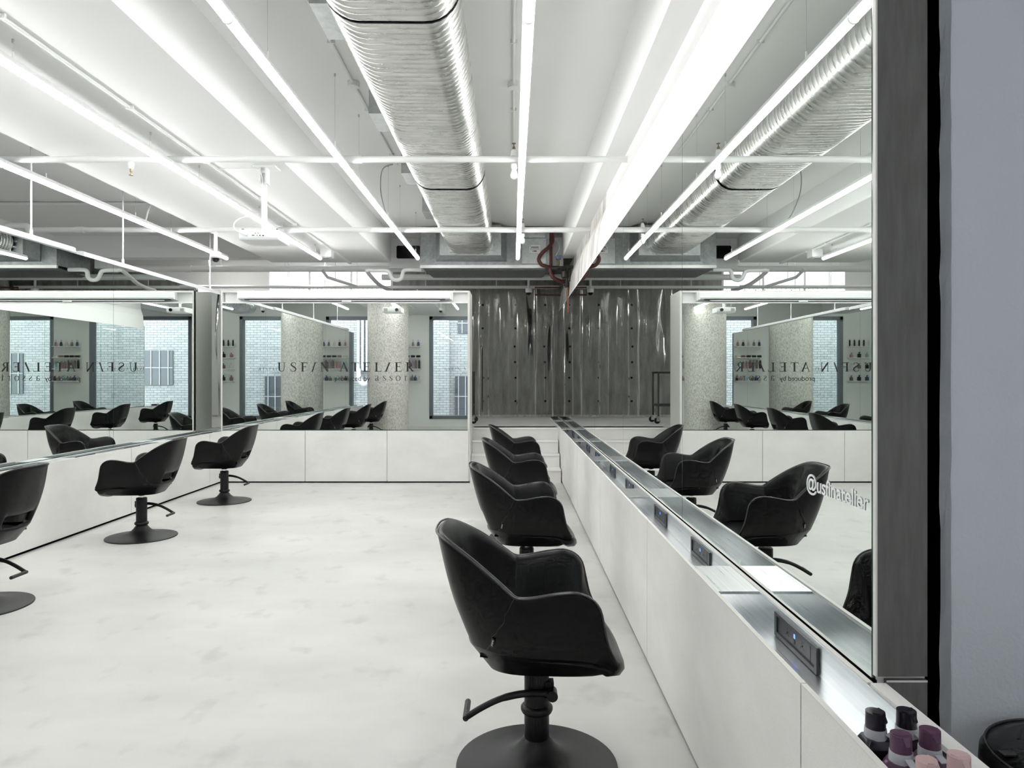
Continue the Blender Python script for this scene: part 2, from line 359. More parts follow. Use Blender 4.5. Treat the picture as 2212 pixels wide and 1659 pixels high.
obj('flexible_vent', MB().tube(crom([(-5.35, -5.05, 1.75), (-5.3, -4.95, 1.45), (-5.1, -4.9, 1.2), (-4.9, -4.92, 1.35)]), 0.09, 14), 'exterior_grey', ext, smooth=40)

# ------------------------------------------------------------------ benches
def bench(name, side_label, xf, xb, zt, y0, y1, joints, lid_c, y_end_mirror):
    s = 1 if xb > xf else -1
    b = thing(name, 'low %s wall bench clad in pale grey tile with a recessed aluminium channel' % side_label, 'bench', (xf, y0, 0))
    ys = [y0] + [j for j in joints if y0 < j < y1] + [y1]
    for i in range(len(ys) - 1):
        obj('panel', MB().box(xf, xf + s * 0.014, ys[i] + 0.004, ys[i + 1] - 0.004, 0.022, zt - 0.002), 'tile', b)
        obj('panel_edge', MB().box(xf, xf + s * 0.0135, ys[i] + 0.002, ys[i + 1] - 0.002, zt - 0.0022, zt + 0.0008), 'tile_edge', b)
    obj('backing', MB().box(xf + s * 0.0143, xf + s * 0.0152, y0 + 0.004, y1, 0.03, zt - 0.012), 'black_void', b)
    obj('plinth', MB().box(xf + s * 0.012, xf + s * 0.17, y0 + 0.01, y1, 0.0, 0.05), 'black_void', b)
    x1 = xf + s * 0.016; x2 = xb - s * 0.018; zb = zt - 0.093
    ch = MB().box(x1, x2, y0 + 0.004, y1, zb - 0.006, zb).box(x1 - s * 0.001, x1 + s * 0.002, y0 + 0.004, y1, zb, zt - 0.006).box(x2 - s * 0.003, x2, y0 + 0.004, y1, zb, zt - 0.004)
    obj('channel', ch, 'aluminium', b)
    obj('ledge_strip', MB().box(x2 + s * 0.001, xb - s * 0.003, max(y0, 1.705 if s > 0 else y0), y1, zt - 0.06, zt - 0.001), 'tile_edge', b)
    obj('shadow_gap', MB().box(xb - s * 0.001, xb + s * 0.006, max(y0, 1.705 if s > 0 else y0), y_end_mirror, zt - 0.06, zt + 0.004), 'black_void', b)
    if s > 0:
        obj('back_panel', MB().box(xb - 0.0145, xb + 0.022, y0, 1.695, 0.02, zt + 0.002), 'tile', b)
        obj('end_cap', MB().box(xf, xb + 0.02, y0 - 0.012, y0, 0.02, zt), 'tile', b)
    for c in lid_c:
        obj('lid', MB().box(x1 + s * 0.001, x2 - s * 0.002, c - 0.165, c + 0.165, zt - 0.013, zt - 0.003), 'aluminium', b, bevel=0.0008)
    return s, x2 - s * 0.003, zb
XF, XM, ZT = 0.682, 0.860, 0.727
XLF, XLM, ZLT = -4.02, -4.21, 0.711
LIDS = [2.605 + 1.934 * k for k in range(6)]
JR = [1.697 + 1.9375 * k for k in range(7)]
sR, xoR, zbR = bench('styling_bench', 'right', XF, XM, ZT, 0.75, 13.32, JR, LIDS, 13.3)
JL = [9.53 - 1.96 * k for k in range(6)] + [11.49]
LIDL = [2.62 + 1.934 * k for k in range(5)]
sL, xoL, zbL = bench('styling_bench', 'left', XLF, XLM, ZLT, 0.45, 11.5, sorted(JL), LIDL, 11.5)
struct('wall_left_mirror', MB().box(-4.33, -4.219, 0.45, 11.5, 0.0, 2.645), 'white_paint')

# outlets in the channels
def outlet_proto(s):
    root = thing('power_outlet', 'x', 'outlet')
    L2 = 0.158; Hh = 0.037
    def pl(x0, x1, y0, y1, z0, z1): return MB().box(-s * x0, -s * x1, y0, y1, z0, z1)
    f = MB()
    for (a, b_, c, d) in ((-L2, -L2 + 0.018, -Hh, Hh), (L2 - 0.018, L2, -Hh, Hh), (-L2 + 0.018, L2 - 0.018, Hh - 0.009, Hh), (-L2 + 0.018, L2 - 0.018, -Hh, -Hh + 0.014)):
        f.box(0, -s * 0.008, a, b_, c, d)
    obj('surround', f, 'outlet_grey', root, local=True, bevel=0.0008)
    obj('face_plate', pl(0, 0.003, -L2 + 0.018, L2 - 0.018, -Hh + 0.014, Hh - 0.009), 'outlet_grey', root, local=True)
    for y in (-0.05, 0.062):
        so = MB()
        for a in (90, 215, 325):
            q = math.radians(a); cy = y + 0.013 * math.cos(q); cz = 0.002 + 0.011 * math.sin(q)
            so.add([(-s * 0.0035, cy + math.cos(q + w_) * r_, cz + math.sin(q + w_) * r_) for w_, r_ in ((0.5, 0.005), (PI - 0.5, 0.005), (PI + 0.5, 0.005), (-0.5, 0.005))], [(0, 1, 2, 3)])
        so.cyl((-s * 0.0032 if s < 0 else -0.0042, y, 0.002), 0.003, 0.001, 12, 'x')
        obj('socket', so, 'outlet_dark', root, local=True)
    obj('usb_port', pl(0.003, 0.0038, 0.002, 0.012, 0.004, 0.016), 'usb_glow', root, local=True)
    obj('data_port', pl(0.003, 0.0038, 0.002, 0.012, -0.012, -0.001), 'outlet_dark', root, local=True)
    obj('divider', pl(0.003, 0.0036, -0.108, -0.105, -Hh + 0.014, Hh - 0.009), 'outlet_dark', root, local=True)
    return root
near = ['nearest the shampoo bottles'] + ['%s from the shampoo bottles' % ORD[i] for i in range(1, 12) if i < 9] + ['tenth from the shampoo bottles']
pr = outlet_proto(1); k = 0; first = True
for i, c in enumerate(LIDS[:5]):
    for dy in (-0.485, 0.585):
        o = pr if first else copy_tree(pr); first = False
        o.location = (xoR, c + dy, zbR + 0.039); o['label'] = 'dark grey power outlet in right bench channel, %s' % near[k]; o['group'] = 'outlets in the bench channels'; k += 1
pl_ = outlet_proto(-1); k = 0; first = True
for i, c in enumerate(LIDL):
    for dy in (-0.52, 0.55):
        o = pl_ if first else copy_tree(pl_); first = False
        o.location = (xoL, c + dy, zbL + 0.039); o['label'] = 'dark grey power outlet in left bench channel, %s from the street end' % (ORD + ['tenth'])[k]; o['group'] = 'outlets in the bench channels'; k += 1

# wall mirrors
def mirror_panel(x, s, y0, y1, z0, z1, label):
    o = thing('wall_mirror', label, 'mirror', (x, y0, z0), 'mirror panels above the benches')
    obj('glass', MB().box(x, x + s * 0.006, y0 + 0.0025, y1 - 0.0025, z0 + 0.003, z1), 'mirror_silver', o)
    e = MB().box(x + s * 0.0005, x + s * 0.0065, y0 + 0.0008, y0 + 0.0025, z0, z1).box(x + s * 0.0005, x + s * 0.0065, y1 - 0.0025, y1 - 0.0008, z0, z1)
    obj('edge', e, 'mirror_edge', o, kind='stuff')
    return o
jr = [1.7165] + JR[1:]
jr[-1] = 13.3
RM = []
for i in range(len(jr) - 1):
    RM.append(mirror_panel(XM, 1, jr[i], jr[i + 1], ZT + 0.001, 2.684, 'tall frameless mirror panel on right wall, %s from the camera' % ORD[i]))
RM[0]['label'] = 'tall frameless mirror panel on right wall bearing the white handle lettering'
obj('near_edge', MB().box(0.8605, 0.8665, 1.7125, 1.7175, ZT + 0.006, 2.684), 'mirror_edge', RM[0])
jl = [0.45] + sorted(JL)
jl = [y for i, y in enumerate(jl) if i == 0 or y - jl[i - 1] > 0.4]
for i in range(len(jl) - 1):
    mirror_panel(XLM, -1, jl[i], jl[i + 1], ZLT + 0.001, 2.645, 'tall frameless mirror panel on left wall, %s from the street end' % ORD[i])

# ------------------------------------------------------------------ lettering
def strip(mb, pts):      # (x, y, width) polyline -> flat ribbon in XY
    P = [Vector((p[0], p[1])) for p in pts]; n = len(P); L_, R_ = [], []
    for i in range(n):
        t = (P[min(i + 1, n - 1)] - P[max(i - 1, 0)]).normalized(); q = Vector((-t.y, t.x)) * (pts[i][2] / 2)
        L_.append((P[i].x + q.x, P[i].y + q.y, 0)); R_.append((P[i].x - q.x, P[i].y - q.y, 0))
    mb.add(L_ + R_, [(i, i + 1, n + i + 1, n + i) for i in range(n - 1)])
def curve3(pts, sub=7):
    return [tuple(p) for p in crom([Vector(p) for p in pts], sub)]
TK, TN = 0.185, 0.06
def serif(mb, x, y, hw): mb.add([(x - hw, y, 0), (x + hw, y, 0), (x + hw, y + 0.03, 0), (x - hw, y + 0.03, 0)], [(0, 1, 2, 3)])
def glyph(ch):
    g = MB()
    if ch == 'U':
        strip(g, [(0.2, 1, TK), (0.2, 0.4, TK)]); strip(g, curve3([(0.2, 0.42, TK), (0.23, 0.18, 0.13), (0.38, 0.03, 0.07), (0.56, 0.03, 0.055), (0.72, 0.16, TN), (0.78, 0.42, TN)])); strip(g, [(0.78, 0.4, TN), (0.78, 1, TN)])
        serif(g, 0.2, 0.97, 0.2); serif(g, 0.78, 0.97, 0.17); w_ = 0.98
    elif ch == 'S':
        strip(g, curve3([(0.60, 0.74, 0.03), (0.57, 0.92, 0.05), (0.36, 0.985, 0.05), (0.15, 0.90, 0.08), (0.12, 0.72, 0.12), (0.30, 0.56, 0.15), (0.52, 0.42, 0.15), (0.60, 0.24, 0.12), (0.48, 0.06, 0.08), (0.28, 0.015, 0.05), (0.08, 0.1, 0.05), (0.05, 0.30, 0.03)])); w_ = 0.66
    elif ch == 'F' or ch == 'E' or ch == 'L':
        strip(g, [(0.2, 0, TK), (0.2, 1, TK)]); serif(g, 0.2, 0, 0.2)
        if ch != 'L':
            strip(g, [(0.0, 0.98, TN), (0.72, 0.98, TN)]); strip(g, [(0.70, 1, 0.04), (0.72, 0.78, 0.012)])
            strip(g, [(0.2, 0.53, TN), (0.58, 0.53, TN)]); strip(g, [(0.57, 0.66, 0.02), (0.57, 0.40, 0.02)])
        else: serif(g, 0.2, 0.97, 0.2)
        if ch != 'F': strip(g, [(0.0, 0.02, TN), (0.74, 0.02, TN)]); strip(g, [(0.72, 0.0, 0.04), (0.77, 0.25, 0.012)])
        w_ = 0.78
    elif ch == '/':
        strip(g, [(0.16, 0.0, 0.14), (0.56, 1.0, 0.14)]); serif(g, 0.14, 0, 0.18); serif(g, 0.58, 0.97, 0.18); w_ = 0.72
    elif ch == 'N':
        strip(g, [(0.15, 0, TN), (0.15, 1, TN)]); strip(g, [(0.85, 0, TN), (0.85, 1, TN)]); strip(g, [(0.14, 1, 0.16), (0.84, 0.0, 0.16)])
        serif(g, 0.15, 0, 0.14); serif(g, 0.85, 0.97, 0.14); serif(g, 0.07, 0.97, 0.12); w_ = 1.0
    elif ch == 'A':
        strip(g, [(0.14, 0, TN), (0.52, 1.0, TN)]); strip(g, [(0.49, 1.02, 0.14), (0.9, 0, 0.16)]); strip(g, [(0.26, 0.36, TN), (0.74, 0.36, TN)])
        serif(g, 0.13, 0, 0.14); serif(g, 0.9, 0, 0.17); w_ = 1.05
    elif ch == 'T':
        strip(g, [(0.42, 0, TK), (0.42, 1, TK)]); strip(g, [(0.02, 0.98, TN), (0.82, 0.98, TN)]); strip(g, [(0.03, 1, 0.04), (0.0, 0.76, 0.012)]); strip(g, [(0.81, 1, 0.04), (0.84, 0.76, 0.012)]); serif(g, 0.42, 0, 0.2); w_ = 0.84
    elif ch == 'R':
        strip(g, [(0.2, 0, TK), (0.2, 1, TK)]); serif(g, 0.2, 0, 0.2)
        strip(g, curve3([(0.0, 0.98, TN), (0.35, 0.98, TN), (0.55, 0.93, 0.08), (0.62, 0.75, 0.14), (0.53, 0.55, 0.08), (0.35, 0.49, TN), (0.2, 0.49, TN)]))
        strip(g, [(0.40, 0.49, 0.12), (0.78, 0.02, 0.16)]); serif(g, 0.82, 0, 0.12); w_ = 0.86
    elif ch == 'a':
        strip(g, curve3([(0.10, 0.78, 0.09), (0.22, 0.95, 0.06), (0.42, 0.97, 0.07), (0.56, 0.80, 0.12), (0.57, 0.45, 0.13), (0.58, 0.15, 0.12), (0.70, 0.02, 0.06), (0.80, 0.07, 0.03)]))
        strip(g, curve3([(0.56, 0.58, 0.05), (0.28, 0.48, 0.06), (0.09, 0.26, 0.12), (0.18, 0.05, 0.10), (0.38, 0.06, 0.06), (0.56, 0.24, 0.04)])); w_ = 0.8
    elif ch == 's':
        strip(g, curve3([(0.52, 0.72, 0.03), (0.47, 0.94, 0.05), (0.27, 0.98, 0.06), (0.10, 0.80, 0.10), (0.30, 0.55, 0.14), (0.54, 0.26, 0.11), (0.38, 0.03, 0.06), (0.12, 0.06, 0.05), (0.05, 0.30, 0.03)])); w_ = 0.6
    elif ch == 'o':
        strip(g, curve3([(0.45, 0.98, 0.05), (0.12, 0.78, 0.11), (0.08, 0.48, 0.13), (0.16, 0.16, 0.11), (0.45, 0.02, 0.05), (0.76, 0.18, 0.11), (0.84, 0.5, 0.13), (0.77, 0.82, 0.11), (0.45, 0.98, 0.05)])); w_ = 0.92
    elif ch == 'r':
        strip(g, [(0.18, 0, 0.12), (0.18, 0.98, 0.12)]); serif(g, 0.2, 0, 0.2); serif(g, 0.08, 0.9, 0.1); strip(g, curve3([(0.2, 0.70, 0.03), (0.35, 0.92, 0.06), (0.56, 0.90, 0.14)])); w_ = 0.62
    elif ch == 't':
        strip(g, curve3([(0.22, 1.28, 0.06), (0.22, 0.8, 0.12), (0.22, 0.3, 0.12), (0.30, 0.04, 0.09), (0.50, 0.08, 0.03)])); strip(g, [(0.0, 0.95, 0.05), (0.48, 0.95, 0.05)]); w_ = 0.5
    return g, w_
def place_glyphs(items, tf):
    out = MB()
    for ch, x0, x1, y0, hgt in items:
        g, w_ = glyph(ch); sx_ = (x1 - x0) / w_
        out.add([tf(x0 + p[0] * sx_, y0 + p[1] * hgt) for p in g.v], g.f)
    return out
def font_mesh(body, size, space=1.0, bold=0.0):
    c = bpy.data.curves.new('text', 'FONT'); c.body = body; c.size = size; c.space_character = space; c.offset = bold; c.resolution_u = 6
    o = bpy.data.objects.new('text', c); COL.objects.link(o); dg = bpy.context.evaluated_depsgraph_get(); dg.update()
    me = bpy.data.meshes.new_from_object(o.evaluated_get(dg)); bpy.data.objects.remove(o, do_unlink=True)
    vs = [tuple(v.co) for v in me.vertices]; fs = [tuple(p.vertices) for p in me.polygons]; bpy.data.meshes.remove(me)
    return vs, fs
SER = [('U', 65, 190), ('S', 255, 345), ('F', 412, 515), ('/', 565, 645), ('N', 705, 835), ('A', 985, 1125), ('T', 1165, 1280), ('E', 1340, 1450), ('L', 1515, 1620), ('/', 1660, 1760), ('E', 1815, 1920), ('R', 1980, 2095)]
ASS = [('a', 1520, 1582), ('s', 1635, 1683), ('s', 1733, 1780), ('o', 1830, 1900), ('r', 1960, 2005), ('t', 2062, 2100)]
def sign_mesh(tf):       # tf maps (crop x, crop y) to a point; crop y grows down
    items = [(c, a, b, 0, 135) for c, a, b in SER]
    out = place_glyphs(items, lambda x, y: tf(x, 225 - y))
    o2 = place_glyphs([(c, a, b, 0, 75) for c, a, b in ASS], lambda x, y: tf(x, 363 - y)); out.add(o2.v, o2.f)
    vs, fs = font_mesh('produced by', 1.0)
    x0 = min(v[0] for v in vs); x1 = max(v[0] for v in vs); s = 525.0 / (x1 - x0)
    out.add([tf(920 + (v[0] - x0) * s, 363 - v[1] * s * 0.98) for v in vs], fs)
    return out

def islands(vs, fs):      # characters of a font mesh: islands whose x ranges overlap belong together
    par = list(range(len(vs)))
    def fd(a):
        while par[a] != a: par[a] = par[par[a]]; a = par[a]
        return a
    for f_ in fs:
        for q in f_[1:]: par[fd(q)] = fd(f_[0])
    gr = {}
    for i in range(len(vs)): gr.setdefault(fd(i), []).append(i)
    rs = sorted(([min(vs[i][0] for i in g), max(vs[i][0] for i in g), g] for g in gr.values()), key=lambda r_: r_[0])
    out = []
    for r_ in rs:
        if out and min(r_[1], out[-1][1]) - max(r_[0], out[-1][0]) > 0.5 * min(r_[1] - r_[0], out[-1][1] - out[-1][0]): out[-1][1] = max(r_[1], out[-1][1]); out[-1][2] += r_[2]
        else: out.append(r_)
    res = []
    for a, b_, g in out:
        ix = {v: k for k, v in enumerate(g)}
        res.append(([vs[i] for i in g], [tuple(ix[i] for i in f_) for f_ in fs if f_[0] in ix]))
    return res
def sign_parts(tf, parent):
    for c, a, b_ in SER: obj('letter', place_glyphs([(c, a, b_, 0, 135)], lambda x, y: tf(x, 225 - y)), 'lettering_black', parent)
    for c, a, b_ in ASS: obj('letter', place_glyphs([(c, a, b_, 0, 75)], lambda x, y: tf(x, 363 - y)), 'lettering_black', parent)
    vs, fs = font_mesh('produced by', 1.0)
    x0 = min(v[0] for v in vs); x1 = max(v[0] for v in vs); s = 525.0 / (x1 - x0)
    for v_, f_ in islands(vs, fs): obj('letter', MB().add([tf(920 + (v[0] - x0) * s, 363 - v[1] * s * 0.98) for v in v_], f_), 'lettering_black', parent)

# ------------------------------------------------------------------ mirrored cabinet across the back
YC = 9.9
CX0, CX1 = -4.02, -0.590
cab = thing('mirror_cabinet', 'free-standing mirrored partition with pale tile base and white top box', 'cabinet', (-2.3, YC, 0))
obj('body', MB().box(CX0 + 0.03, CX1 - 0.012, YC + 0.07, 10.5, 0.02, 2.64), 'white_paint', cab)
obj('side_panel', MB().box(CX1 - 0.012, CX1, YC, 10.5, 0.02, 2.652), 'tile_edge', cab)
obj('side_panel', MB().box(CX0, CX0 + 0.012, YC + 0.02, 10.5, 0.02, 2.652), 'tile_edge', cab)
obj('plinth', MB().box(CX0 + 0.02, CX1 - 0.02, YC + 0.02, 10.4, 0, 0.03), 'black_void', cab)
cw = (CX1 - CX0) / 3
jx = [CX0, (659 - 1107) / 1550 * YC, (836 - 1107) / 1550 * YC, CX1 - 0.013]
for i in range(3):
    obj('tile_panel', MB().box(jx[i] + 0.003, jx[i + 1] - 0.003, YC, YC + 0.014, 0.02, 0.722), 'tile', cab)
obj('frame', MB().box(CX0, CX0 + 0.016, YC - 0.002, YC + 0.07, 0.722, 2.652).box(CX1 - 0.028, CX1 - 0.012, YC - 0.002, YC + 0.07, 0.722, 2.652)
    .box(CX0 + 0.016, CX1 - 0.028, YC - 0.002, YC + 0.10, 2.628, 2.652), 'tile_edge', cab)
obj('screen_recess', MB().box(CX0 + 0.016, CX1 - 0.028, YC + 0.09, YC + 0.10, 2.49, 2.63), 'white_paint', cab)
obj('recess_ledge', MB().box(CX0 + 0.016, CX1 - 0.028, YC + 0.0, YC + 0.10, 2.478, 2.492), 'white_metal', cab)
mir = obj('mirror', MB().box(CX0 + 0.018, CX1 - 0.03, YC + 0.004, YC + 0.01, 0.732, 2.476), 'mirror_silver', cab)
obj('mirror_trim', MB().box(CX0 + 0.016, CX1 - 0.028, YC + 0.002, YC + 0.008, 0.724, 0.731), 'mirror_edge', cab)
def tf_cab(x, y):
    px = 590 + x / 6.9125; py = 770 + y / 6.9125
    return ((px - 1107) / 1550 * YC, YC + 0.002, H - (py - 816) / 1550 * YC)
sign_parts(tf_cab, mir)
# same sign on the window glass, to be read from the street
sg = 0.083 / 135.0
def tf_win(x, y): return (-2.04 + (x - 65) * sg, YF - 0.148, H + (816 - 800) / 1550 * 21.5 - (y - 225) * sg)
obj('lettering', sign_mesh(tf_win), 'lettering_black', bpy.data.objects['window_2'], kind='stuff')
# white handle on the nearest right mirror panel
vs_, fs_ = font_mesh('@usfinatelier', 1.0, 0.96, 0.012)
x0 = min(v[0] for v in vs_); x1 = max(v[0] for v in vs_); s_ = 0.365 / (x1 - x0)
for v_, f_ in islands(vs_, fs_): obj('letter', MB().add([(XM - 0.0015, 2.095 - (v[0] - x0) * s_, 1.127 + v[1] * 0.062) for v in v_], f_), 'lettering_white', RM[0])

# projection screen case in the cabinet top
scr = thing('projection_screen', 'long white roll-up projection screen case above the back mirror', 'screen', (-2.3, YC, 2.49))
sx0, sx1 = -3.765, -0.86
obj('casing', MB().prism_x([(YC - 0.03, 2.535), (YC - 0.045, 2.55), (YC - 0.045, 2.615), (YC - 0.035, 2.627), (YC + 0.085, 2.627), (YC + 0.085, 2.535)], sx0, sx1), 'white_metal', scr, bevel=0.004)
obj('end_cap', MB().box(sx0 - 0.018, sx0, YC - 0.047, YC + 0.085, 2.525, 2.628), 'white_plastic', scr, bevel=0.004)
obj('end_cap', MB().box(sx1, sx1 + 0.018, YC - 0.047, YC + 0.085, 2.525, 2.628), 'white_plastic', scr, bevel=0.004)
obj('slot', MB().box(sx0 + 0.07, sx1 - 0.07, YC - 0.025, YC + 0.03, 2.523, 2.537), 'black_plastic', scr)
obj('weight_bar', MB().box(sx0 + 0.14, sx1 - 0.14, YC - 0.015, YC + 0.0, 2.508, 2.522), 'white_metal', scr, bevel=0.002)
obj('pull_tab', MB().box(-2.35, -2.22, YC - 0.02, YC - 0.012, 2.495, 2.522), 'white_plastic', scr, bevel=0.002)
obj('mount_bracket', MB().box(sx1 + 0.018, sx1 + 0.04, YC - 0.02, YC + 0.09, 2.515, 2.63), 'white_metal', scr)

# ------------------------------------------------------------------ styling chairs
def chair_proto(collar_z):
    root = thing('styling_chair', 'x', 'chair')
    K = [  # rim, base
        ((-0.281, 0.0, 0.893), (-0.160, 0.0, 0.492)), ((-0.276, 0.085, 0.893), (-0.156, 0.085, 0.496)), ((-0.256, 0.155, 0.888), (-0.142, 0.145, 0.504)),
        ((-0.210, 0.205, 0.866), (-0.118, 0.180, 0.508)), ((-0.137, 0.244, 0.822), (-0.085, 0.206, 0.506)), ((-0.062, 0.274, 0.767), (-0.045, 0.226, 0.501)),
        ((0.005, 0.296, 0.714), (0.0, 0.238, 0.497)), ((0.07, 0.303, 0.712), (0.06, 0.246, 0.494)), ((0.14, 0.307, 0.725), (0.13, 0.250, 0.492)),
        ((0.210, 0.309, 0.731), (0.19, 0.253, 0.490)), ((0.261, 0.309, 0.714), (0.235, 0.254, 0.487)), ((0.292, 0.307, 0.677), (0.270, 0.254, 0.482)),
        ((0.307, 0.303, 0.612), (0.300, 0.253, 0.473)), ((0.322, 0.296, 0.55), (0.325, 0.251, 0.460)), ((0.352, 0.283, 0.486), (0.354, 0.248, 0.447))]
    K = [((a[0] - 0.091, a[1], a[2]), (b_[0] - 0.091, b_[1], b_[2])) for a, b_ in K]
    K = K[:6] + [((-0.020 - 0.091, 0.2885, 0.733), (-0.02 - 0.091, 0.233, 0.499)), K[6], ((0.025 - 0.091, 0.2985, 0.709), (0.02 - 0.091, 0.241, 0.496))] + K[7:]
    rim = crom([Vector(a) for a, b in K], 3); bas = crom([Vector(b) for a, b in K], 3)
    half = list(zip(rim, bas))
    full = [(Vector((a.x, -a.y, a.z)), Vector((b.x, -b.y, b.z))) for a, b in half[:0:-1]] + half
    n = len(full); mid = n // 2
    TT = [0.0, 0.05, 0.12, 0.215, 0.40, 0.62, 0.84, 0.95, 1.0]
    m_ = len(TT); vs = []
    for i, (a, b) in enumerate(full):
        t = full[min(i + 1, n - 1)][0] - full[max(i - 1, 0)][0]; t.z = 0
        nin = Vector((t.y, -t.x, 0))
        if nin.length < 1e-6: nin = Vector((1, 0, 0))
        nin.normalize()
        if nin.dot(Vector((-0.01, 0, 0)) - Vector((a.x, a.y, 0))) < 0: nin = -nin
        col = []
        for tt in TT:
            p = b.lerp(a, tt); bul = math.sin(PI * min(tt * 1.05, 1)) * 0.022
            if abs(i - mid) < 10: bul *= 0.35 + 0.065 * abs(i - mid)
            col.append(p - nin * bul)
        th = 0.040
        for tt in reversed(TT):
            p = b.lerp(a, tt); bul = math.sin(PI * min(tt, 1)) * 0.008
            off = th if tt < 0.9 else (0.033 if tt < 0.97 else 0.022)
            q = p + nin * (off - bul * 0.2)
            if tt > 0.97: q.z += 0.008
            elif tt > 0.9: q.z += 0.004
            col.append(q)
        vs.append(col)
    c = 2 * m_
    mb = MB(); mb.v = [tuple(p) for col in vs for p in col]
    hole_i = set(range(mid - 5, mid + 5)); hole_j = {1, 2}
    for i in range(n - 1):
        for k in range(c - 1):
            jo = k if k < m_ - 1 else (2 * m_ - 2 - k)
            if i in hole_i and k != m_ - 1 and jo in hole_j: continue
            mb.f.append((i * c + k, (i + 1) * c + k, (i + 1) * c + k + 1, i * c + k + 1))
    # tunnel walls of the hand hole
    j0, j1 = min(hole_j), max(hole_j) + 1; i0, i1 = min(hole_i), max(hole_i) + 1
    inn = lambda j: 2 * m_ - 1 - j
    for i in range(i0, i1):
        for j in (j0, j1): mb.f.append((i * c + j, (i + 1) * c + j, (i + 1) * c + inn(j), i * c + inn(j)))
    for j in range(j0, j1):
        for i in (i0, i1): mb.f.append((i * c + j, i * c + j + 1, i * c + inn(j + 1), i * c + inn(j)))
    for i in (0, n - 1):
        for k in range(m_ - 1): mb.f.append((i * c + k, i * c + k + 1, i * c + inn(k + 1), i * c + inn(k)))
    me = mb.mesh('shell', smooth=True)
    sh = obj('shell', me, 'leather', root, local=True)
    md = sh.modifiers.new('sub', 'SUBSURF'); md.levels = 1; md.render_levels = 1
    # piping along the outer rim, and a second seam line further in
    obj('piping', MB().tube([a + Vector((0, 0, 0.002)) - Vector((0, 0, 0)) for a, b in full], 0.0042, 6), 'piping', root, local=True, smooth=60)
    # diagonal side seams
    def outer(i, lv):
        a, b_ = full[i]; p = b_.lerp(a, lv); nrm = Vector((p.x + 0.011, p.y * 1.2, 0)).normalized()
        return p + nrm * (math.sin(PI * min(lv * 1.05, 1)) * 0.0225 + 0.0006)
    seam = []
    for q in range(13):
        tt = q / 12; tx_, tz_ = -0.086 - 0.105 * tt, 0.708 - 0.215 * tt; best = None
        for i in range(mid + 8, mid + 26):
            for lv in range(0, 101, 2):
                p = outer(i, lv / 100); d_ = (p.x - tx_) ** 2 + (p.z - tz_) ** 2
                if best is None or d_ < best[0]: best = (d_, p)
        seam.append(best[1])
    for sgn in (-1, 1):
        obj('seam', MB().tube(crom([(p.x, p.y * sgn, p.z) for p in seam], 2), 0.0018, 5), 'piping', root, local=True, smooth=60)
    # seat cushion
    prof = [(-0.115, 0.470), (-0.09, 0.482), (0.0, 0.486), (0.15, 0.49), (0.26, 0.487), (0.33, 0.474), (0.38, 0.448), (0.405, 0.42), (0.408, 0.398), (0.392, 0.378), (0.35, 0.374), (0.29, 0.40), (0.20, 0.445), (0.0, 0.462), (-0.09, 0.464), (-0.115, 0.466)]
    rows = []
    for k in range(15):
        v = -1 + 2 * k / 14; rows.append([])
        for (x, z) in prof:
            wd = 0.25 if x > 0.05 else 0.25 + (x - 0.05) * 0.62
            xx = x - (0.05 * (abs(v) ** 3.0) if x > 0.25 else 0.0) * ((x - 0.25) / 0.15)
            zz = z - (0.010 * v * v if z > 0.468 else -0.06 * v * v)
            if z <= 0.468: zz = min(zz, 0.472)
            rows[-1].append((xx - 0.091, v * wd, zz))
    st = MB(); st.grid([r + [r[0]] for r in rows])
    npf = len(prof) + 1
    st.f.append(tuple(range(npf - 1))); st.f.append(tuple((14 * npf + q) for q in range(npf - 1)))
    so = obj('seat', st.mesh('seat', smooth=True), 'leather', root, local=True)
    # base pan
    pan = MB(); ring = [tuple(b) for a, b in full]
    in1 = [(p[0] * 0.72, p[1] * 0.72, 0.405 + 0.02 * 0) for p in ring]
    pan.add(ring + in1 + [(0.0, 0, 0.392)], [(i, (i + 1) % n, n + (i + 1) % n, n + i) for i in range(n)] + [(n + i, n + (i + 1) % n, 2 * n) for i in range(n)])
    obj('base_pan', pan.mesh('pan', smooth=True), 'leather', root, local=True)
    # metal work
    obj('base', MB().lathe([(0.001, 0.0), (0.300, 0.0), (0.302, 0.004), (0.300, 0.009), (0.285, 0.012), (0.22, 0.019), (0.16, 0.029), (0.115, 0.043), (0.085, 0.062), (0.066, 0.082), (0.055, 0.098), (0.047, 0.106), (0.001, 0.107)], seg=64), 'chair_metal', root, local=True, smooth=35)
    obj('pump_column', MB().lathe([(0.001, 0.09), (0.045, 0.09), (0.0465, 0.094), (0.0465, 0.352), (0.043, 0.358), (0.001, 0.36)], seg=36), 'chair_metal', root, local=True, smooth=35)
    obj('collar', MB().lathe([(0.047, -0.016), (0.056, -0.014), (0.06, -0.006), (0.06, 0.004), (0.053, 0.012), (0.047, 0.014)], cz=collar_z, seg=36), 'chair_metal', root, local=True, smooth=50)
    obj('piston', MB().cyl((0, 0, 0.355), 0.0155, 0.05, 20), 'chrome', root, local=True, smooth=40)
    obj('swivel_mount', MB().lathe([(0.001, 0.378), (0.028, 0.378), (0.04, 0.39), (0.062, 0.398), (0.062, 0.41), (0.001, 0.41)], seg=28).box(-0.085, 0.085, -0.03, 0.03, 0.396, 0.41), 'black_plastic', root, local=True, smooth=35)
    lv = obj('pump_lever', MB().tube(crom([(0.062, -0.052, 0.285), (0.02, -0.058, 0.292), (-0.05, -0.06, 0.292), (-0.13, -0.06, 0.275), (-0.2, -0.06, 0.243), (-0.262, -0.06, 0.205)], 5), [0.015] * 5 + [0.013] * 10 + [0.0115] * 10 + [0.0105], 12), 'chair_metal', root, local=True, smooth=50)
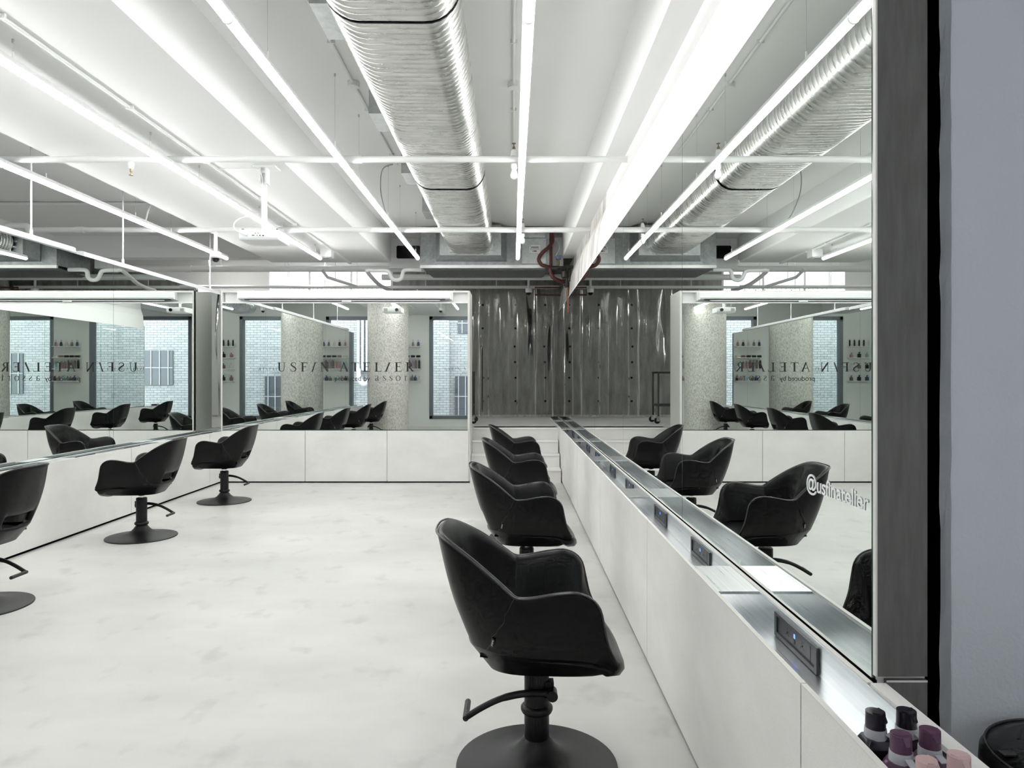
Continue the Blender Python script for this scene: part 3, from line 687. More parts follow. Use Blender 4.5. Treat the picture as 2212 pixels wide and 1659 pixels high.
    obj('lever_boss', MB().cyl((0.055, -0.072, 0.285), 0.02, 0.05, 20, 'y').box(0.03, 0.062, -0.04, 0.0, 0.268, 0.325), 'chair_metal', root, local=True, smooth=40)
    obj('foot_grip', MB().lathe([(0.001, -0.075)] + [(0.0105 + 0.0012 * (q % 2), -0.075 + 0.0065 * q) for q in range(0, 23)] + [(0.001, 0.07)], cx=-0.262, cy=0.005, cz=0.205, seg=16, axis='y'), 'black_plastic', root, local=True)
    # woven tag on the near seam
    p0, p1 = seam[8], seam[10]; d_ = (p1 - p0); w_ = Vector((0.010, 0.004, -0.006))
    q4 = [p0, p1, p1 + w_, p0 + w_]
    tg = obj('tag', MB().add([(p.x, -p.y - 0.002, p.z) for p in q4] + [(p.x, -p.y - 0.0035, p.z) for p in q4], [(0, 1, 2, 3), (4, 5, 6, 7), (0, 1, 5, 4), (1, 2, 6, 5), (2, 3, 7, 6), (3, 0, 4, 7)]), 'black_plastic', root, local=True)
    mk = MB()
    for q in range(7):
        e0 = p0 + d_ * (0.16 + 0.1 * q) + w_ * 0.3; e1 = e0 + d_ * 0.055; hh = w_ * (0.4 if q % 3 else 0.55)
        mk.add([(e.x, -e.y - 0.0042, e.z) for e in (e0, e1, e1 + hh, e0 + hh)], [(0, 1, 2, 3)])
    obj('tag_print', mk, 'label_white', tg, local=True, kind='stuff')
    return root
cp = chair_proto(0.215)
cl = chair_proto(0.128)
RY = [2.69, 4.62, 6.54, 8.44]
RN = ['closest to the camera', 'second from the camera', 'third from the camera', 'last before the steps']
for i, y in enumerate(RY):
    o = cp if i == 0 else copy_tree(cp)
    o.location = (0.091, y, 0); o.rotation_euler = (0, 0, [0.0, 0.02, -0.01, 0.03][i])
    o['label'] = 'black leather tub styling chair facing the right bench, %s' % RN[i]; o['group'] = 'styling chairs along the two benches'
LY = [8.42, 6.54, 4.54, 2.64]
LN = ['nearest the back cabinet', 'second from the back cabinet', 'cropped by the left picture edge', 'beside the concrete column, seen in mirrors']
for i, y in enumerate(LY):
    o = cl if i == 0 else copy_tree(cl)
    o.location = (-3.38, y, 0); o.rotation_euler = (0, 0, PI + [0.0, 0.02, -0.02, 0.0][i])
    o['label'] = 'black leather tub styling chair facing the left bench, %s' % LN[i]; o['group'] = 'styling chairs along the two benches'

# ------------------------------------------------------------------ linear lights
TZ = 3.18
TUBES = [(-4.14, 'leftmost, over the left mirror top'), (-2.785, 'second from the left, under the dropped slab'), (-1.372, 'third from the left, beside the silver duct'), (0.077, 'rightmost, between duct and right wall')]
SEG = [1.75, 3.46, 5.83, 8.19, 10.40]
for x, nm in TUBES:
    t = thing('linear_light', 'long glowing white tube light line, %s' % nm, 'light', (x, 1.75, TZ), 'suspended tube light lines')
    topz = 3.33 if x in (-2.785,) else CZ
    for i in range(4):
        a, b_ = SEG[i] + 0.004, SEG[i + 1] - 0.004
        pr_ = []
        for q in range(13):
            an = math.radians(-112 + 224 * q / 12); pr_.append((x + 0.0235 * math.sin(an), TZ - 0.0235 * math.cos(an)))
        obj('diffuser', MB().prism_y(pr_, a, b_), 'tube_light', t, smooth=60)
        obj('housing', MB().prism_y([(x - 0.0285, TZ + 0.009), (x + 0.0285, TZ + 0.009), (x + 0.0285, TZ + 0.013), (x + 0.018, TZ + 0.042), (x - 0.018, TZ + 0.042), (x - 0.0285, TZ + 0.013)], a, b_), 'white_metal', t)
        obj('joint_ring', MB().prism_y([(x + 0.0265 * math.sin(math.radians(-105 + 210 * q / 10)), TZ - 0.0265 * math.cos(math.radians(-105 + 210 * q / 10))) for q in range(11)], b_ - 0.006, b_ + 0.008), 'white_plastic', t)
        for fr_ in (0.22, 0.86):
            y = a + (b_ - a) * fr_
            obj('suspension_wire', MB().tube([(x + 0.012, y, TZ + 0.04), (x + 0.012, y, topz)], 0.0011, 5), 'wire_grey', t)
            obj('ceiling_cup', MB().cyl((x + 0.012, y, topz - 0.022), 0.007, 0.022, 10), 'wire_grey', t)
            obj('wire_grip', MB().cyl((x + 0.012, y, TZ + 0.04), 0.006, 0.04, 8), 'white_metal', t)

# ------------------------------------------------------------------ spiral duct and air handler
duct = thing('spiral_duct', 'big silver flat-oval spiral duct running under the ceiling', 'duct', (-0.63, 5.5, 3.307))
dc0, dc1, dr, dz = -0.80, -0.46, 0.180, 3.307 + 0.180
def oval(r):
    P = []
    for q in range(15): a = -PI / 2 + PI * q / 14; P.append((dc1 + r * math.cos(a), r * math.sin(a)))
    for q in range(15): a = PI / 2 + PI * q / 14; P.append((dc0 + r * math.cos(a), r * math.sin(a)))
    return P
def duct_section(y0, y1, pitch=0.062):
    mb = MB(); nrings = int((y1 - y0) / pitch); ridge = [(0.0, -0.001), (0.06, 0.003), (0.2, 0.0062), (0.4, 0.0078), (0.6, 0.0078), (0.8, 0.0062), (0.94, 0.003)]
    rings = []
    for k in range(nrings):
        for fr_, h_ in ridge: rings.append((y0 + (k + fr_) * pitch, h_))
    rings.append((y0 + nrings * pitch, 0.0))
    np_ = len(oval(dr)); vs = []
    for y, h_ in rings:
        for q, (x, z) in enumerate(oval(dr + h_)):
            vs.append((x, y + 0.035 * math.sin(2 * PI * (q + 4) / np_), dz + z))
    fs = [(i * np_ + q, i * np_ + (q + 1) % np_, (i + 1) * np_ + (q + 1) % np_, (i + 1) * np_ + q) for i in range(len(rings) - 1) for q in range(np_)]
    mb.add(vs, fs); return mb
for k, (a, b_) in enumerate(((-1.0, 3.72), (3.73, 7.05), (7.06, 10.75))):
    d = obj('duct_section', duct_section(a, b_), 'duct_metal', duct, smooth=55)
for y in (3.725, 7.055):
    P = [(x, y + 0.035 * math.sin(2 * PI * (q + 4) / 30), dz + z) for q, (x, z) in enumerate(oval(dr + 0.004))]
    obj('joint_seam', MB().tube(P + [P[0]], 0.0045, 5), 'black_plastic', duct)
for k, y in enumerate((3.93, 5.565, 7.19, 8.86)):
    obj('takeoff_box', MB().box(-1.115, -0.93, y, y + 0.42, 3.50, CZ - 0.005), 'galvanized', duct)
fl = MB()
o0 = [(-1.13, 3.27), (-0.12, 3.27), (-0.12, 3.76), (-1.13, 3.76)]
fl.box(-1.09, -0.17, 10.74, 10.80, 3.285, 3.74)
fl.add([(-1.09, 10.80, 3.285), (-0.17, 10.80, 3.285), (-0.17, 10.80, 3.74), (-1.09, 10.80, 3.74), (-1.17, 11.02, 3.235), (-0.09, 11.02, 3.235), (-0.09, 11.02, 3.76), (-1.17, 11.02, 3.76)], [(0, 1, 5, 4), (1, 2, 6, 5), (2, 3, 7, 6), (3, 0, 4, 7)])
obj('end_flange', fl, 'galvanized', duct)
tabs = MB()
for q, (x, z) in enumerate(oval(dr + 0.012)):
    if q % 2 == 0: tabs.box(x - 0.018, x + 0.018, 10.70, 10.742, dz + z - 0.012, dz + z + 0.012)
obj('flange_tabs', tabs, 'galvanized', duct)
ahu = thing('air_handler', 'large galvanized air handling unit feeding the silver duct', 'air unit', (-0.4, 11.03, 3.18))
obj('casing', MB().box(-1.416, 0.60, 11.03, 11.9, 3.18, 3.765), 'galvanized_dark', ahu, bevel=0.004)
obj('edge_tape', MB().box(-1.418, 0.55, 11.02, 11.06, 3.135, 3.182), 'foil_tape', ahu)
obj('drip_tray', MB().add([(-1.40, 11.04, 3.15), (0.52, 11.04, 3.15), (0.52, 11.9, 3.13), (-1.34, 11.9, 3.13), (-1.36, 11.10, 3.115), (0.50, 11.10, 3.115), (0.48, 11.85, 3.10), (-1.30, 11.85, 3.10)], [(0, 1, 2, 3), (4, 5, 6, 7), (0, 1, 5, 4), (1, 2, 6, 5), (2, 3, 7, 6), (3, 0, 4, 7)]), 'galvanized_dark', ahu)
pn = obj('access_panel', MB().box(0.145, 0.515, 11.00, 11.035, 3.20, 3.585), 'galvanized', ahu, bevel=0.003)
obj('access_panel', MB().box(0.175, 0.50, 11.012, 11.035, 3.60, 3.72), 'galvanized', ahu, bevel=0.003)
obj('rating_label', MB().box(0.255, 0.425, 10.996, 10.999, 3.36, 3.485), 'label_white', pn)
tx = MB().box(0.262, 0.275, 10.995, 10.9958, 3.462, 3.474).box(0.285, 0.40, 10.995, 10.9958, 3.446, 3.458)
for z in (3.435, 3.425, 3.414): tx.box(0.265, 0.41, 10.995, 10.9958, z, z + 0.003)
tx.box(0.305, 0.318, 10.995, 10.9958, 3.385, 3.397).box(0.325, 0.37, 10.995, 10.9958, 3.382, 3.399)
obj('label_print', tx, 'outlet_grey', pn)
# hoses, valves beside the unit
hz = thing('refrigerant_hose', 'maroon insulated hose looping beside the air handler label', 'hose', (0.72, 11.0, 3.1))
obj('hose_loop', MB().tube(crom([(0.60, 11.0, 3.70), (0.615, 10.98, 3.55), (0.56, 10.95, 3.45), (0.46, 10.92, 3.36), (0.40, 10.92, 3.26), (0.45, 10.95, 3.17), (0.56, 11.0, 3.14), (0.585, 11.0, 3.06), (0.63, 11.0, 2.98), (0.74, 11.05, 2.94), (0.80, 11.1, 2.93)], 6), 0.028, 12), 'maroon_hose', hz, smooth=60)
obj('hose_riser', MB().tube([(0.59, 11.03, 3.72), (0.59, 11.03, 3.10)], 0.024, 10), 'maroon_hose', hz, smooth=60)
obj('thin_tube', MB().tube(crom([(0.60, 11.0, 3.6), (0.68, 10.98, 3.56), (0.72, 10.98, 3.46), (0.69, 10.98, 3.36), (0.66, 10.98, 3.30)], 6), 0.014, 8), 'grey_plastic', hz, smooth=60)
vv = thing('valve_assembly', 'dark iron valve cluster with a blue actuator hanging by the right wall', 'valve', (0.75, 11.05, 2.9))
va = MB().tube([(0.57, 11.0, 3.13), (0.93, 11.0, 3.15)], 0.022, 10).tube([(0.60, 11.0, 3.13), (0.70, 11.0, 3.13)], 0.034, 10).tube([(0.77, 10.97, 3.1), (0.82, 11.0, 3.17)], 0.034, 10)
va.tube([(0.84, 11.02, 3.15), (0.84, 11.1, 2.85)], 0.03, 10).tube([(0.80, 11.1, 2.94), (0.885, 11.05, 2.96)], 0.024, 10).tube([(0.88, 11.05, 3.16), (0.88, 11.05, 2.95)], 0.026, 10).cyl((0.80, 11.02, 2.99), 0.05, 0.09, 14)
va.tube([(0.82, 11.3, 3.0), (0.895, 11.6, 3.05)], 0.04, 10).tube([(0.83, 11.4, 2.9), (0.88, 11.4, 2.93)], 0.03, 10)
obj('valve_body', va, 'valve_iron', vv, smooth=40)
obj('valve_stem', MB().lathe([(0.018, 0), (0.024, 0.01), (0.018, 0.02), (0.024, 0.04), (0.018, 0.05), (0.024, 0.07), (0.018, 0.08), (0.018, 0.1)], 0.70, 10.98, 3.16, 14), 'brass', vv, smooth=40)
obj('actuator', MB().box(0.665, 0.745, 10.94, 11.02, 3.26, 3.32), 'blue_plastic', vv, bevel=0.006)
obj('copper_pipe', MB().tube(crom([(0.86, 11.1, 2.92), (0.862, 11.1, 2.7), (0.862, 11.1, 2.45)], 3), 0.02, 10), 'copper', vv, smooth=50)
obj('copper_pipe', MB().tube([(0.86, 12.8, 3.06), (0.40, 12.8, 3.06), (0.40, 12.8, 2.93), (0.86, 12.8, 2.92)], 0.015, 8), 'copper', vv, smooth=50)
obj('control_box', MB().box(0.62, 0.80, 11.3, 11.36, 3.2, 3.66), 'white_paint', vv)

# ------------------------------------------------------------------ pipes and conduits
def pipe(name, label, path, r, m='pipe_paint', group='white pipes under the ceiling', collars=(), hang=()):
    t = thing(name, label, 'pipe', path[0], group)
    obj('run', MB().tube(path, r, 16), m, t, smooth=50)
    for (x, y, z) in hang: obj('hanger', MB().cyl((x, y, z), 0.007, CZ - z, 8), m, t)
    for (p, q) in collars: obj('collar', MB().tube([p, q], r * 1.18, 16), m, t, smooth=50)
    return t
P1Y, P2Y = 5.954, 8.79
pipe('sprinkler_pipe', 'white sprinkler pipe crossing the room, nearer of the two', [(-7.4, P1Y, 3.262), (0.965, P1Y, 3.262)], 0.027, collars=[((-1.45, P1Y, 3.262), (-1.25, P1Y, 3.262))])
pipe('sprinkler_pipe', 'white sprinkler pipe crossing the room, farther of the two', [(-5.95, P2Y, 3.262), (0.985, P2Y, 3.262)], 0.033, collars=[((-5.35, P2Y, 3.262), (-5.25, P2Y, 3.262)), ((-1.78, P2Y, 3.262), (-1.72, P2Y, 3.262))])
pipe('drain_pipe', 'short white elbow pipe rising behind the left mirror top', crom([(-6.2, 8.79, 3.30), (-6.0, 8.79, 3.31), (-5.93, 8.79, 3.28), (-5.92, 8.79, 3.1), (-5.92, 8.79, 2.7)], 5), 0.04)
pipe('service_pipe', 'thick white pipe along the rear, left of the air handler', [(-7.2, 12.3, 3.315), (-1.5, 12.3, 3.315)], 0.052, hang=[(-3.9, 12.3, 3.35), (-5.0, 12.3, 3.35)], collars=[((-5.6, 12.3, 3.315), (-5.5, 12.3, 3.315))])
pipe('service_pipe', 'thick white pipe passing under the air handler', [(-2.3, 12.65, 3.222), (0.95, 12.65, 3.222)], 0.052)
pipe('condensate_pipe', 'white trap-shaped condensate pipe left of the air handler', crom([(-1.43, 11.3, 3.15), (-1.66, 11.3, 3.15), (-1.72, 11.3, 3.12), (-1.74, 11.3, 3.03), (-1.80, 11.3, 2.99), (-1.88, 11.3, 3.0), (-1.92, 11.3, 3.06), (-1.95, 11.3, 3.12), (-2.02, 11.3, 3.14), (-2.2, 11.3, 3.14), (-2.29, 11.3, 3.13), (-2.22, 11.9, 3.0), (-2.14, 12.6, 2.98)], 4), 0.032)
pipe('branch_pipe', 'white slanting branch pipe in front of the glowing rear wall pane', [(-3.25, 12.2, 3.30), (-3.22, 12.5, 3.2), (-2.75, 12.7, 3.06)], 0.028, hang=[(-3.1, 12.56, 3.17)])
pipe('cable_tray', 'slim pale cable tray spanning the rear above the cabinet', [(-7.0, 13.0, 3.10), (-2.4, 13.0, 3.10)], 0.03, hang=[(-5.5, 13.0, 3.12), (-4.05, 13.0, 3.12), (-3.4, 13.0, 3.12)])
pipe('conduit', 'thin white conduit on the dark ceiling bay at left', [(-7.4, 9.5, 3.755), (-3.95, 9.5, 3.755)], 0.022)
def conduit(label, x, z, y0, y1, boxes=()):
    t = thing('conduit', label, 'conduit', (x, y0, z), 'thin ceiling conduits')
    obj('run', MB().tube([(x, y0, z), (x, y1, z)], 0.0115, 10), 'pipe_paint', t, smooth=50)
    for y in boxes: obj('junction_box', MB().lathe([(0.001, 0.0), (0.045, 0.0), (0.047, 0.006), (0.047, 0.05), (0.001, 0.05)], x, y, z - 0.03, 20), 'pipe_paint', t, smooth=40)
    y = y0 + 0.7
    while y < y1:
        obj('saddle', MB().box(x - 0.026, x + 0.026, y - 0.008, y + 0.008, z - 0.013, z + 0.014), 'pipe_paint', t); y += 1.25
    return t
conduit('thin white conduit beside the left side of the silver duct', -1.252, 3.768, 0.5, 7.8, (5.65,))
conduit('thin white conduit on the ceiling beside the rightmost tube light', 0.010, 3.768, 0.5, 7.4, (5.67,))
conduit('thin white conduit under the dropped ceiling slab', -2.64, 3.314, 0.5, 10.4)
pipe('power_cable', 'grey cable dropping from ceiling to the third tube light', crom([(-1.30, 7.8, 3.77), (-1.42, 7.83, 3.72), (-1.45, 7.9, 3.5), (-1.42, 8.05, 3.3), (-1.39, 8.15, 3.23)], 5), 0.006, 'grey_plastic', 'dangling cables')
pipe('power_cable', 'white cable dropping to the leftmost tube light', crom([(-4.0, 8.2, 3.77), (-4.02, 8.2, 3.6), (-4.1, 8.12, 3.4), (-4.14, 8.1, 3.23)], 5), 0.009, 'white_plastic', 'dangling cables')

def sprinkler(label, p, up):
    s = 1 if up else -1
    t = thing('fire_sprinkler', label, 'sprinkler', p, 'sprinkler heads on the pipes')
    z = p[2] + s * 0.025
    obj('socket', MB().lathe([(0.022, 0.0), (0.026, s * 0.012), (0.02, s * 0.05), (0.016, s * 0.055)], p[0], p[1], z, 16), 'pipe_paint', t, smooth=40)
    obj('frame', MB().lathe([(0.012, s * 0.055), (0.012, s * 0.075), (0.004, s * 0.085), (0.004, s * 0.105)], p[0], p[1], z, 12), 'brass', t, smooth=40)
    obj('deflector', MB().cyl((p[0], p[1], z + s * 0.105 - (0.003 if s < 0 else 0)), 0.017, 0.003, 16), 'brass', t)
sprinkler('pendant sprinkler head under the nearer pipe, left of the duct', (-3.165, P1Y, 3.262), False)
sprinkler('upright sprinkler head on the nearer pipe beside the rightmost light', (0.012, P1Y, 3.262), True)
sprinkler('upright sprinkler head on the farther pipe before the air handler', (0.125, P2Y, 3.262), True)
def bulb(label, p):
    t = thing('lamp_bulb', label, 'bulb', p, 'bare white bulbs under the pipes')
    obj('holder', MB().lathe([(0.024, 0.0), (0.026, -0.03), (0.02, -0.045), (0.001, -0.046)], p[0], p[1], p[2], 16), 'white_plastic', t, smooth=40)
    obj('globe', MB().lathe([(0.016, -0.045), (0.024, -0.065), (0.03, -0.09), (0.026, -0.112), (0.014, -0.125), (0.001, -0.128)], p[0], p[1], p[2], 18), 'white_plastic', t, smooth=60)
bulb('bare white bulb under the nearer sprinkler pipe', (0.012, P1Y, 3.222))
bulb('bare white bulb under the farther sprinkler pipe', (0.125, P2Y, 3.215))
def dome(label, p, rod):
    t = thing('dome_camera', label, 'camera', p, 'dome cameras')
    obj('rod', MB().cyl((p[0], p[1], p[2] + 0.06), 0.022, rod, 16), 'white_metal', t, smooth=40)
    obj('housing', MB().lathe([(0.001, 0.065), (0.05, 0.065), (0.062, 0.055), (0.063, 0.0), (0.05, -0.014), (0.044, -0.016)], *p, 28), 'white_plastic', t, smooth=35)
    obj('dome', MB().lathe([(0.043, -0.014), (0.042, -0.03), (0.033, -0.05), (0.018, -0.062), (0.001, -0.066)], *p, 24), 'screen_black', t, smooth=60)
dome('white dome camera hung from the farther pipe, left of the projector', (-3.635, P2Y, 2.93), 0.27)
dome('white dome camera in front of the vinyl curtain', (0.296, 13.1, 3.02), 0.72)
dome('white dome camera near the street front, seen in the back mirror', (-1.88, 1.0, 3.22), 0.5)

# ------------------------------------------------------------------ projector
pj = thing('projector', 'white ceiling projector on a drop pole facing the screen', 'projector', (-2.22, 6.42, 2.66))
pb = obj('body', MB().prism_x([(6.28, 2.655), (6.27, 2.675), (6.27, 2.735), (6.285, 2.75), (6.58, 2.75), (6.60, 2.735), (6.60, 2.68), (6.58, 2.655)], -2.395, -2.045), 'white_plastic', pj, bevel=0.012)
obj('port_panel', MB().box(-2.30, -2.13, 6.266, 6.2705, 2.68, 2.725), 'white_metal', pb)
for k, (x, z, w_, h_, mm) in enumerate(((-2.275, 2.69, 0.022, 0.008, 'blue_plastic'), (-2.235, 2.688, 0.01, 0.01, 'grey_plastic'), (-2.21, 2.688, 0.01, 0.01, 'outlet_dark'), (-2.185, 2.688, 0.016, 0.008, 'outlet_dark'), (-2.25, 2.708, 0.009, 0.009, 'brass'), (-2.225, 2.708, 0.009, 0.009, 'brass'), (-2.325, 2.688, 0.014, 0.012, 'outlet_dark'))):
    obj('port', MB().box(x, x + w_, 6.264, 6.267, z, z + h_), mm, pb)
obj('lens', MB().cyl((-2.13, 6.59, 2.70), 0.03, 0.03, 20, 'y'), 'screen_black', pj, smooth=40)
obj('vent_grille', MB().box(-2.37, -2.30, 6.598, 6.603, 2.675, 2.73), 'grey_plastic', pj)
for x in (-2.37, -2.07): obj('rubber_foot', MB().cyl((x, 6.31, 2.75), 0.012, 0.008, 14), 'black_plastic', pj)
obj('bracket', MB().box(-2.28, -2.16, 6.36, 6.48, 2.752, 2.764).tube([(-2.22, 6.42, 2.76), (-2.22, 6.42, 2.84)], 0.024, 12).tube([(-2.22, 6.42, 2.765), (-2.12, 6.32, 2.755)], 0.006, 6), 'white_metal', pj)
obj('drop_pole', MB().cyl((-2.22, 6.42, 2.83), 0.017, 0.45, 16).box(-2.24, -2.20, 6.40, 6.44, 2.84, 3.2), 'white_metal', pj, smooth=40)
obj('ceiling_mount', MB().box(-2.255, -2.24, 6.38, 6.46, 3.18, 3.33).box(-2.20, -2.185, 6.38, 6.46, 3.18, 3.33).box(-2.30, -2.10, 6.35, 6.50, 3.318, 3.332), 'white_metal', pj)
obj('cable', MB().tube(crom([(-2.31, 6.265, 2.69), (-2.40, 6.22, 2.73), (-2.42, 6.25, 2.80), (-2.36, 6.3, 2.86), (-2.27, 6.36, 2.87), (-2.23, 6.385, 2.84), (-2.225, 6.39, 3.0), (-2.225, 6.39, 3.2), (-2.25, 6.38, 3.29), (-2.33, 6.4, 3.315), (-2.62, 6.42, 3.318)], 6), 0.0055, 8), 'white_plastic', pj, smooth=60)

# small ceiling details
det = thing('emergency_light', 'small white emergency light box at the far end of the slab', 'light box', (-2.72, 10.5, 3.2))
obj('box', MB().box(-2.80, -2.64, 10.44, 10.62, 3.21, 3.33), 'white_plastic', det, bevel=0.006)
obj('lamp_disc', MB().cyl((-2.72, 10.48, 3.195), 0.05, 0.016, 20), 'grey_plastic', det)
obj('cable_trunking', MB().box(-2.66, -2.62, 10.62, 11.68, 3.30, 3.33), 'white_plastic', det)
tvp = thing('black_panel', 'black glossy rounded panel on the white bulkhead beside the air handler', 'panel', (-1.74, 11.98, 3.42))
def rrect(x0, x1, z0, z1, r, n=5):
    P = []
    for cx, cz, a0 in ((x1 - r, z0 + r, -90), (x1 - r, z1 - r, 0), (x0 + r, z1 - r, 90), (x0 + r, z0 + r, 180)):
        for k in range(n + 1): a = math.radians(a0 + 90 * k / n); P.append((cx + r * math.cos(a), cz + r * math.sin(a)))
    return P
obj('glass', MB().prism_y(rrect(-1.935, -1.545, 3.44, 3.655, 0.025), 11.975, 11.995), 'screen_black', tvp)
obj('rim', MB().prism_y(rrect(-1.945, -1.535, 3.43, 3.665, 0.03), 11.985, 12.0), 'white_plastic', tvp)
# hung tracks behind the left mirror
def track(label, y0, y1, z0, ys):
    t = thing('hanging_track', label, 'track', (-4.30, y0, z0), 'white tracks hung above the left mirror')
    obj('channel', MB().prism_y([(-4.36, z0), (-4.35, z0 + 0.045), (-4.33, z0 + 0.055), (-4.26, z0 + 0.055), (-4.24, z0 + 0.045), (-4.235, z0)], y0, y1), 'track_paint', t, bevel=0.004)
    for y in ys: 
        obj('rod', MB().cyl((-4.30, y, z0 + 0.05), 0.008, CZ - z0 - 0.05, 10), 'white_metal', t, smooth=40)
        obj('rod_socket', MB().cyl((-4.30, y, z0 + 0.05), 0.014, 0.06, 10), 'white_metal', t, smooth=40)
track('white hanging track above the left mirror, nearer length', 1.2, 6.97, 2.665, (2.2, 4.3, 6.41))
track('white hanging track above the left mirror, farther length', 7.1, 10.6, 2.650, (7.92, 10.2))

# ------------------------------------------------------------------ curtain, trolley
YK = 13.40
rail = thing('curtain_rail', 'pale rail carrying the clear vinyl curtain', 'rail', (-1.7, YK, 3.12))
obj('track', MB().box(-4.5, 0.88, YK - 0.03, YK + 0.03, 3.115, 3.165), 'pipe_paint', rail)
for x in (-4.2, -2.9, -1.62, -0.3):
    obj('hanger', MB().cyl((x, YK, 3.16), 0.008, CZ - 3.16, 8), 'pipe_paint', rail)
random.seed(11)
ks = [(random.uniform(0.5, 1.0), random.uniform(14, 48), random.uniform(0, 6.28)) for _ in range(9)]
bl = [(random.uniform(-4.1, 0.8), random.uniform(0.03, 0.07), random.uniform(1.9, 2.9), random.uniform(0.25, 0.6), random.choice((-1, 1)) * random.uniform(0.03, 0.07)) for _ in range(46)]
rows = []
NX = 700
for j in range(40):
    t = j / 39; z = 3.10 - (3.10 - PLAT - 0.03) * t; row = []
    for i in range(NX + 1):
        x = -4.2 + 5.05 * i / NX
        d = sum(a * math.sin(f_ * x + p_ + 0.25 * math.sin(3 * t + f_)) for a, f_, p_ in ks) / 9
        g_ = sum(h_ * math.exp(-((x - xc) / sx_) ** 2 - ((z - zc) / sz_) ** 2) for xc, sx_, zc, sz_, h_ in bl if abs(x - xc) < 0.25)
        amp = 0.06 * (0.55 + 0.45 * min(1, 2.2 * t)) * (1 + 0.25 * math.sin(1.9 * x))
        row.append((x + 0.012 * math.sin(37 * x), YK + amp * 2.0 * d + g_ + 0.012 * math.sin(9 * t + 5 * x), z))
    rows.append(row)
cur = tag(obj('vinyl_curtain', MB().grid(rows).mesh('curtain', smooth=True), 'vinyl'), 'clear wrinkled vinyl curtain hanging before the concrete wall', 'curtain')
hk = MB()
for k in range(60): hk.cyl((-4.15 + k * 0.085, YK, 3.095), 0.006, 0.025, 6)
obj('hooks', hk, 'grey_plastic', rail, kind='stuff')
holes = MB()
for x in (-0.58, 0.05, 0.62, -1.4):
    for z in (1.0, 1.45, 1.75, 2.05, 2.4, 2.85): holes.cyl((x + 0.02 * math.sin(9 * z), YB - 0.004, z), 0.022, 0.006, 12, 'y')
obj('form_tie_holes', holes, 'black_void', bpy.data.objects['wall_back'], kind='stuff')
struct('trim_3', MB().box(-4.6, 0.9, YB - 0.06, YB, PLAT, PLAT + 0.035), 'concrete_rough')
tr = thing('steel_trolley', 'dark steel frame trolley on castors behind the cabinet', 'trolley', (-0.95, 11.8, PLAT))
f = MB()
for x in (-1.35, -0.65):
    for y in (11.65, 12.1): f.box(x - 0.014, x + 0.014, y - 0.014, y + 0.014, PLAT + 0.12, 1.55)
for z in (1.0, 1.536):
    f.box(-1.35, -0.65, 11.636, 11.664, z - 0.014, z + 0.014).box(-1.35, -0.65, 12.086, 12.114, z - 0.014, z + 0.014).box(-1.364, -1.336, 11.65, 12.1, z - 0.014, z + 0.014).box(-0.664, -0.636, 11.65, 12.1, z - 0.014, z + 0.014)
obj('frame', f, 'steel_frame', tr)
for x in (-1.35, -0.65):
    for y in (11.65, 12.1):
        c = obj('castor', MB().lathe([(0.012, -0.014), (0.048, -0.014), (0.05, -0.008), (0.05, 0.008), (0.048, 0.014), (0.012, 0.014)], x + 0.02, y, PLAT + 0.05, 24, 'y'), 'black_plastic', tr, smooth=40)
        obj('castor_fork', MB().box(x - 0.02, x + 0.035, y - 0.024, y - 0.018, PLAT + 0.04, PLAT + 0.115).box(x - 0.02, x + 0.035, y + 0.018, y + 0.024, PLAT + 0.04, PLAT + 0.115).box(x - 0.03, x + 0.04, y - 0.03, y + 0.03, PLAT + 0.11, PLAT + 0.122), 'chrome', c)

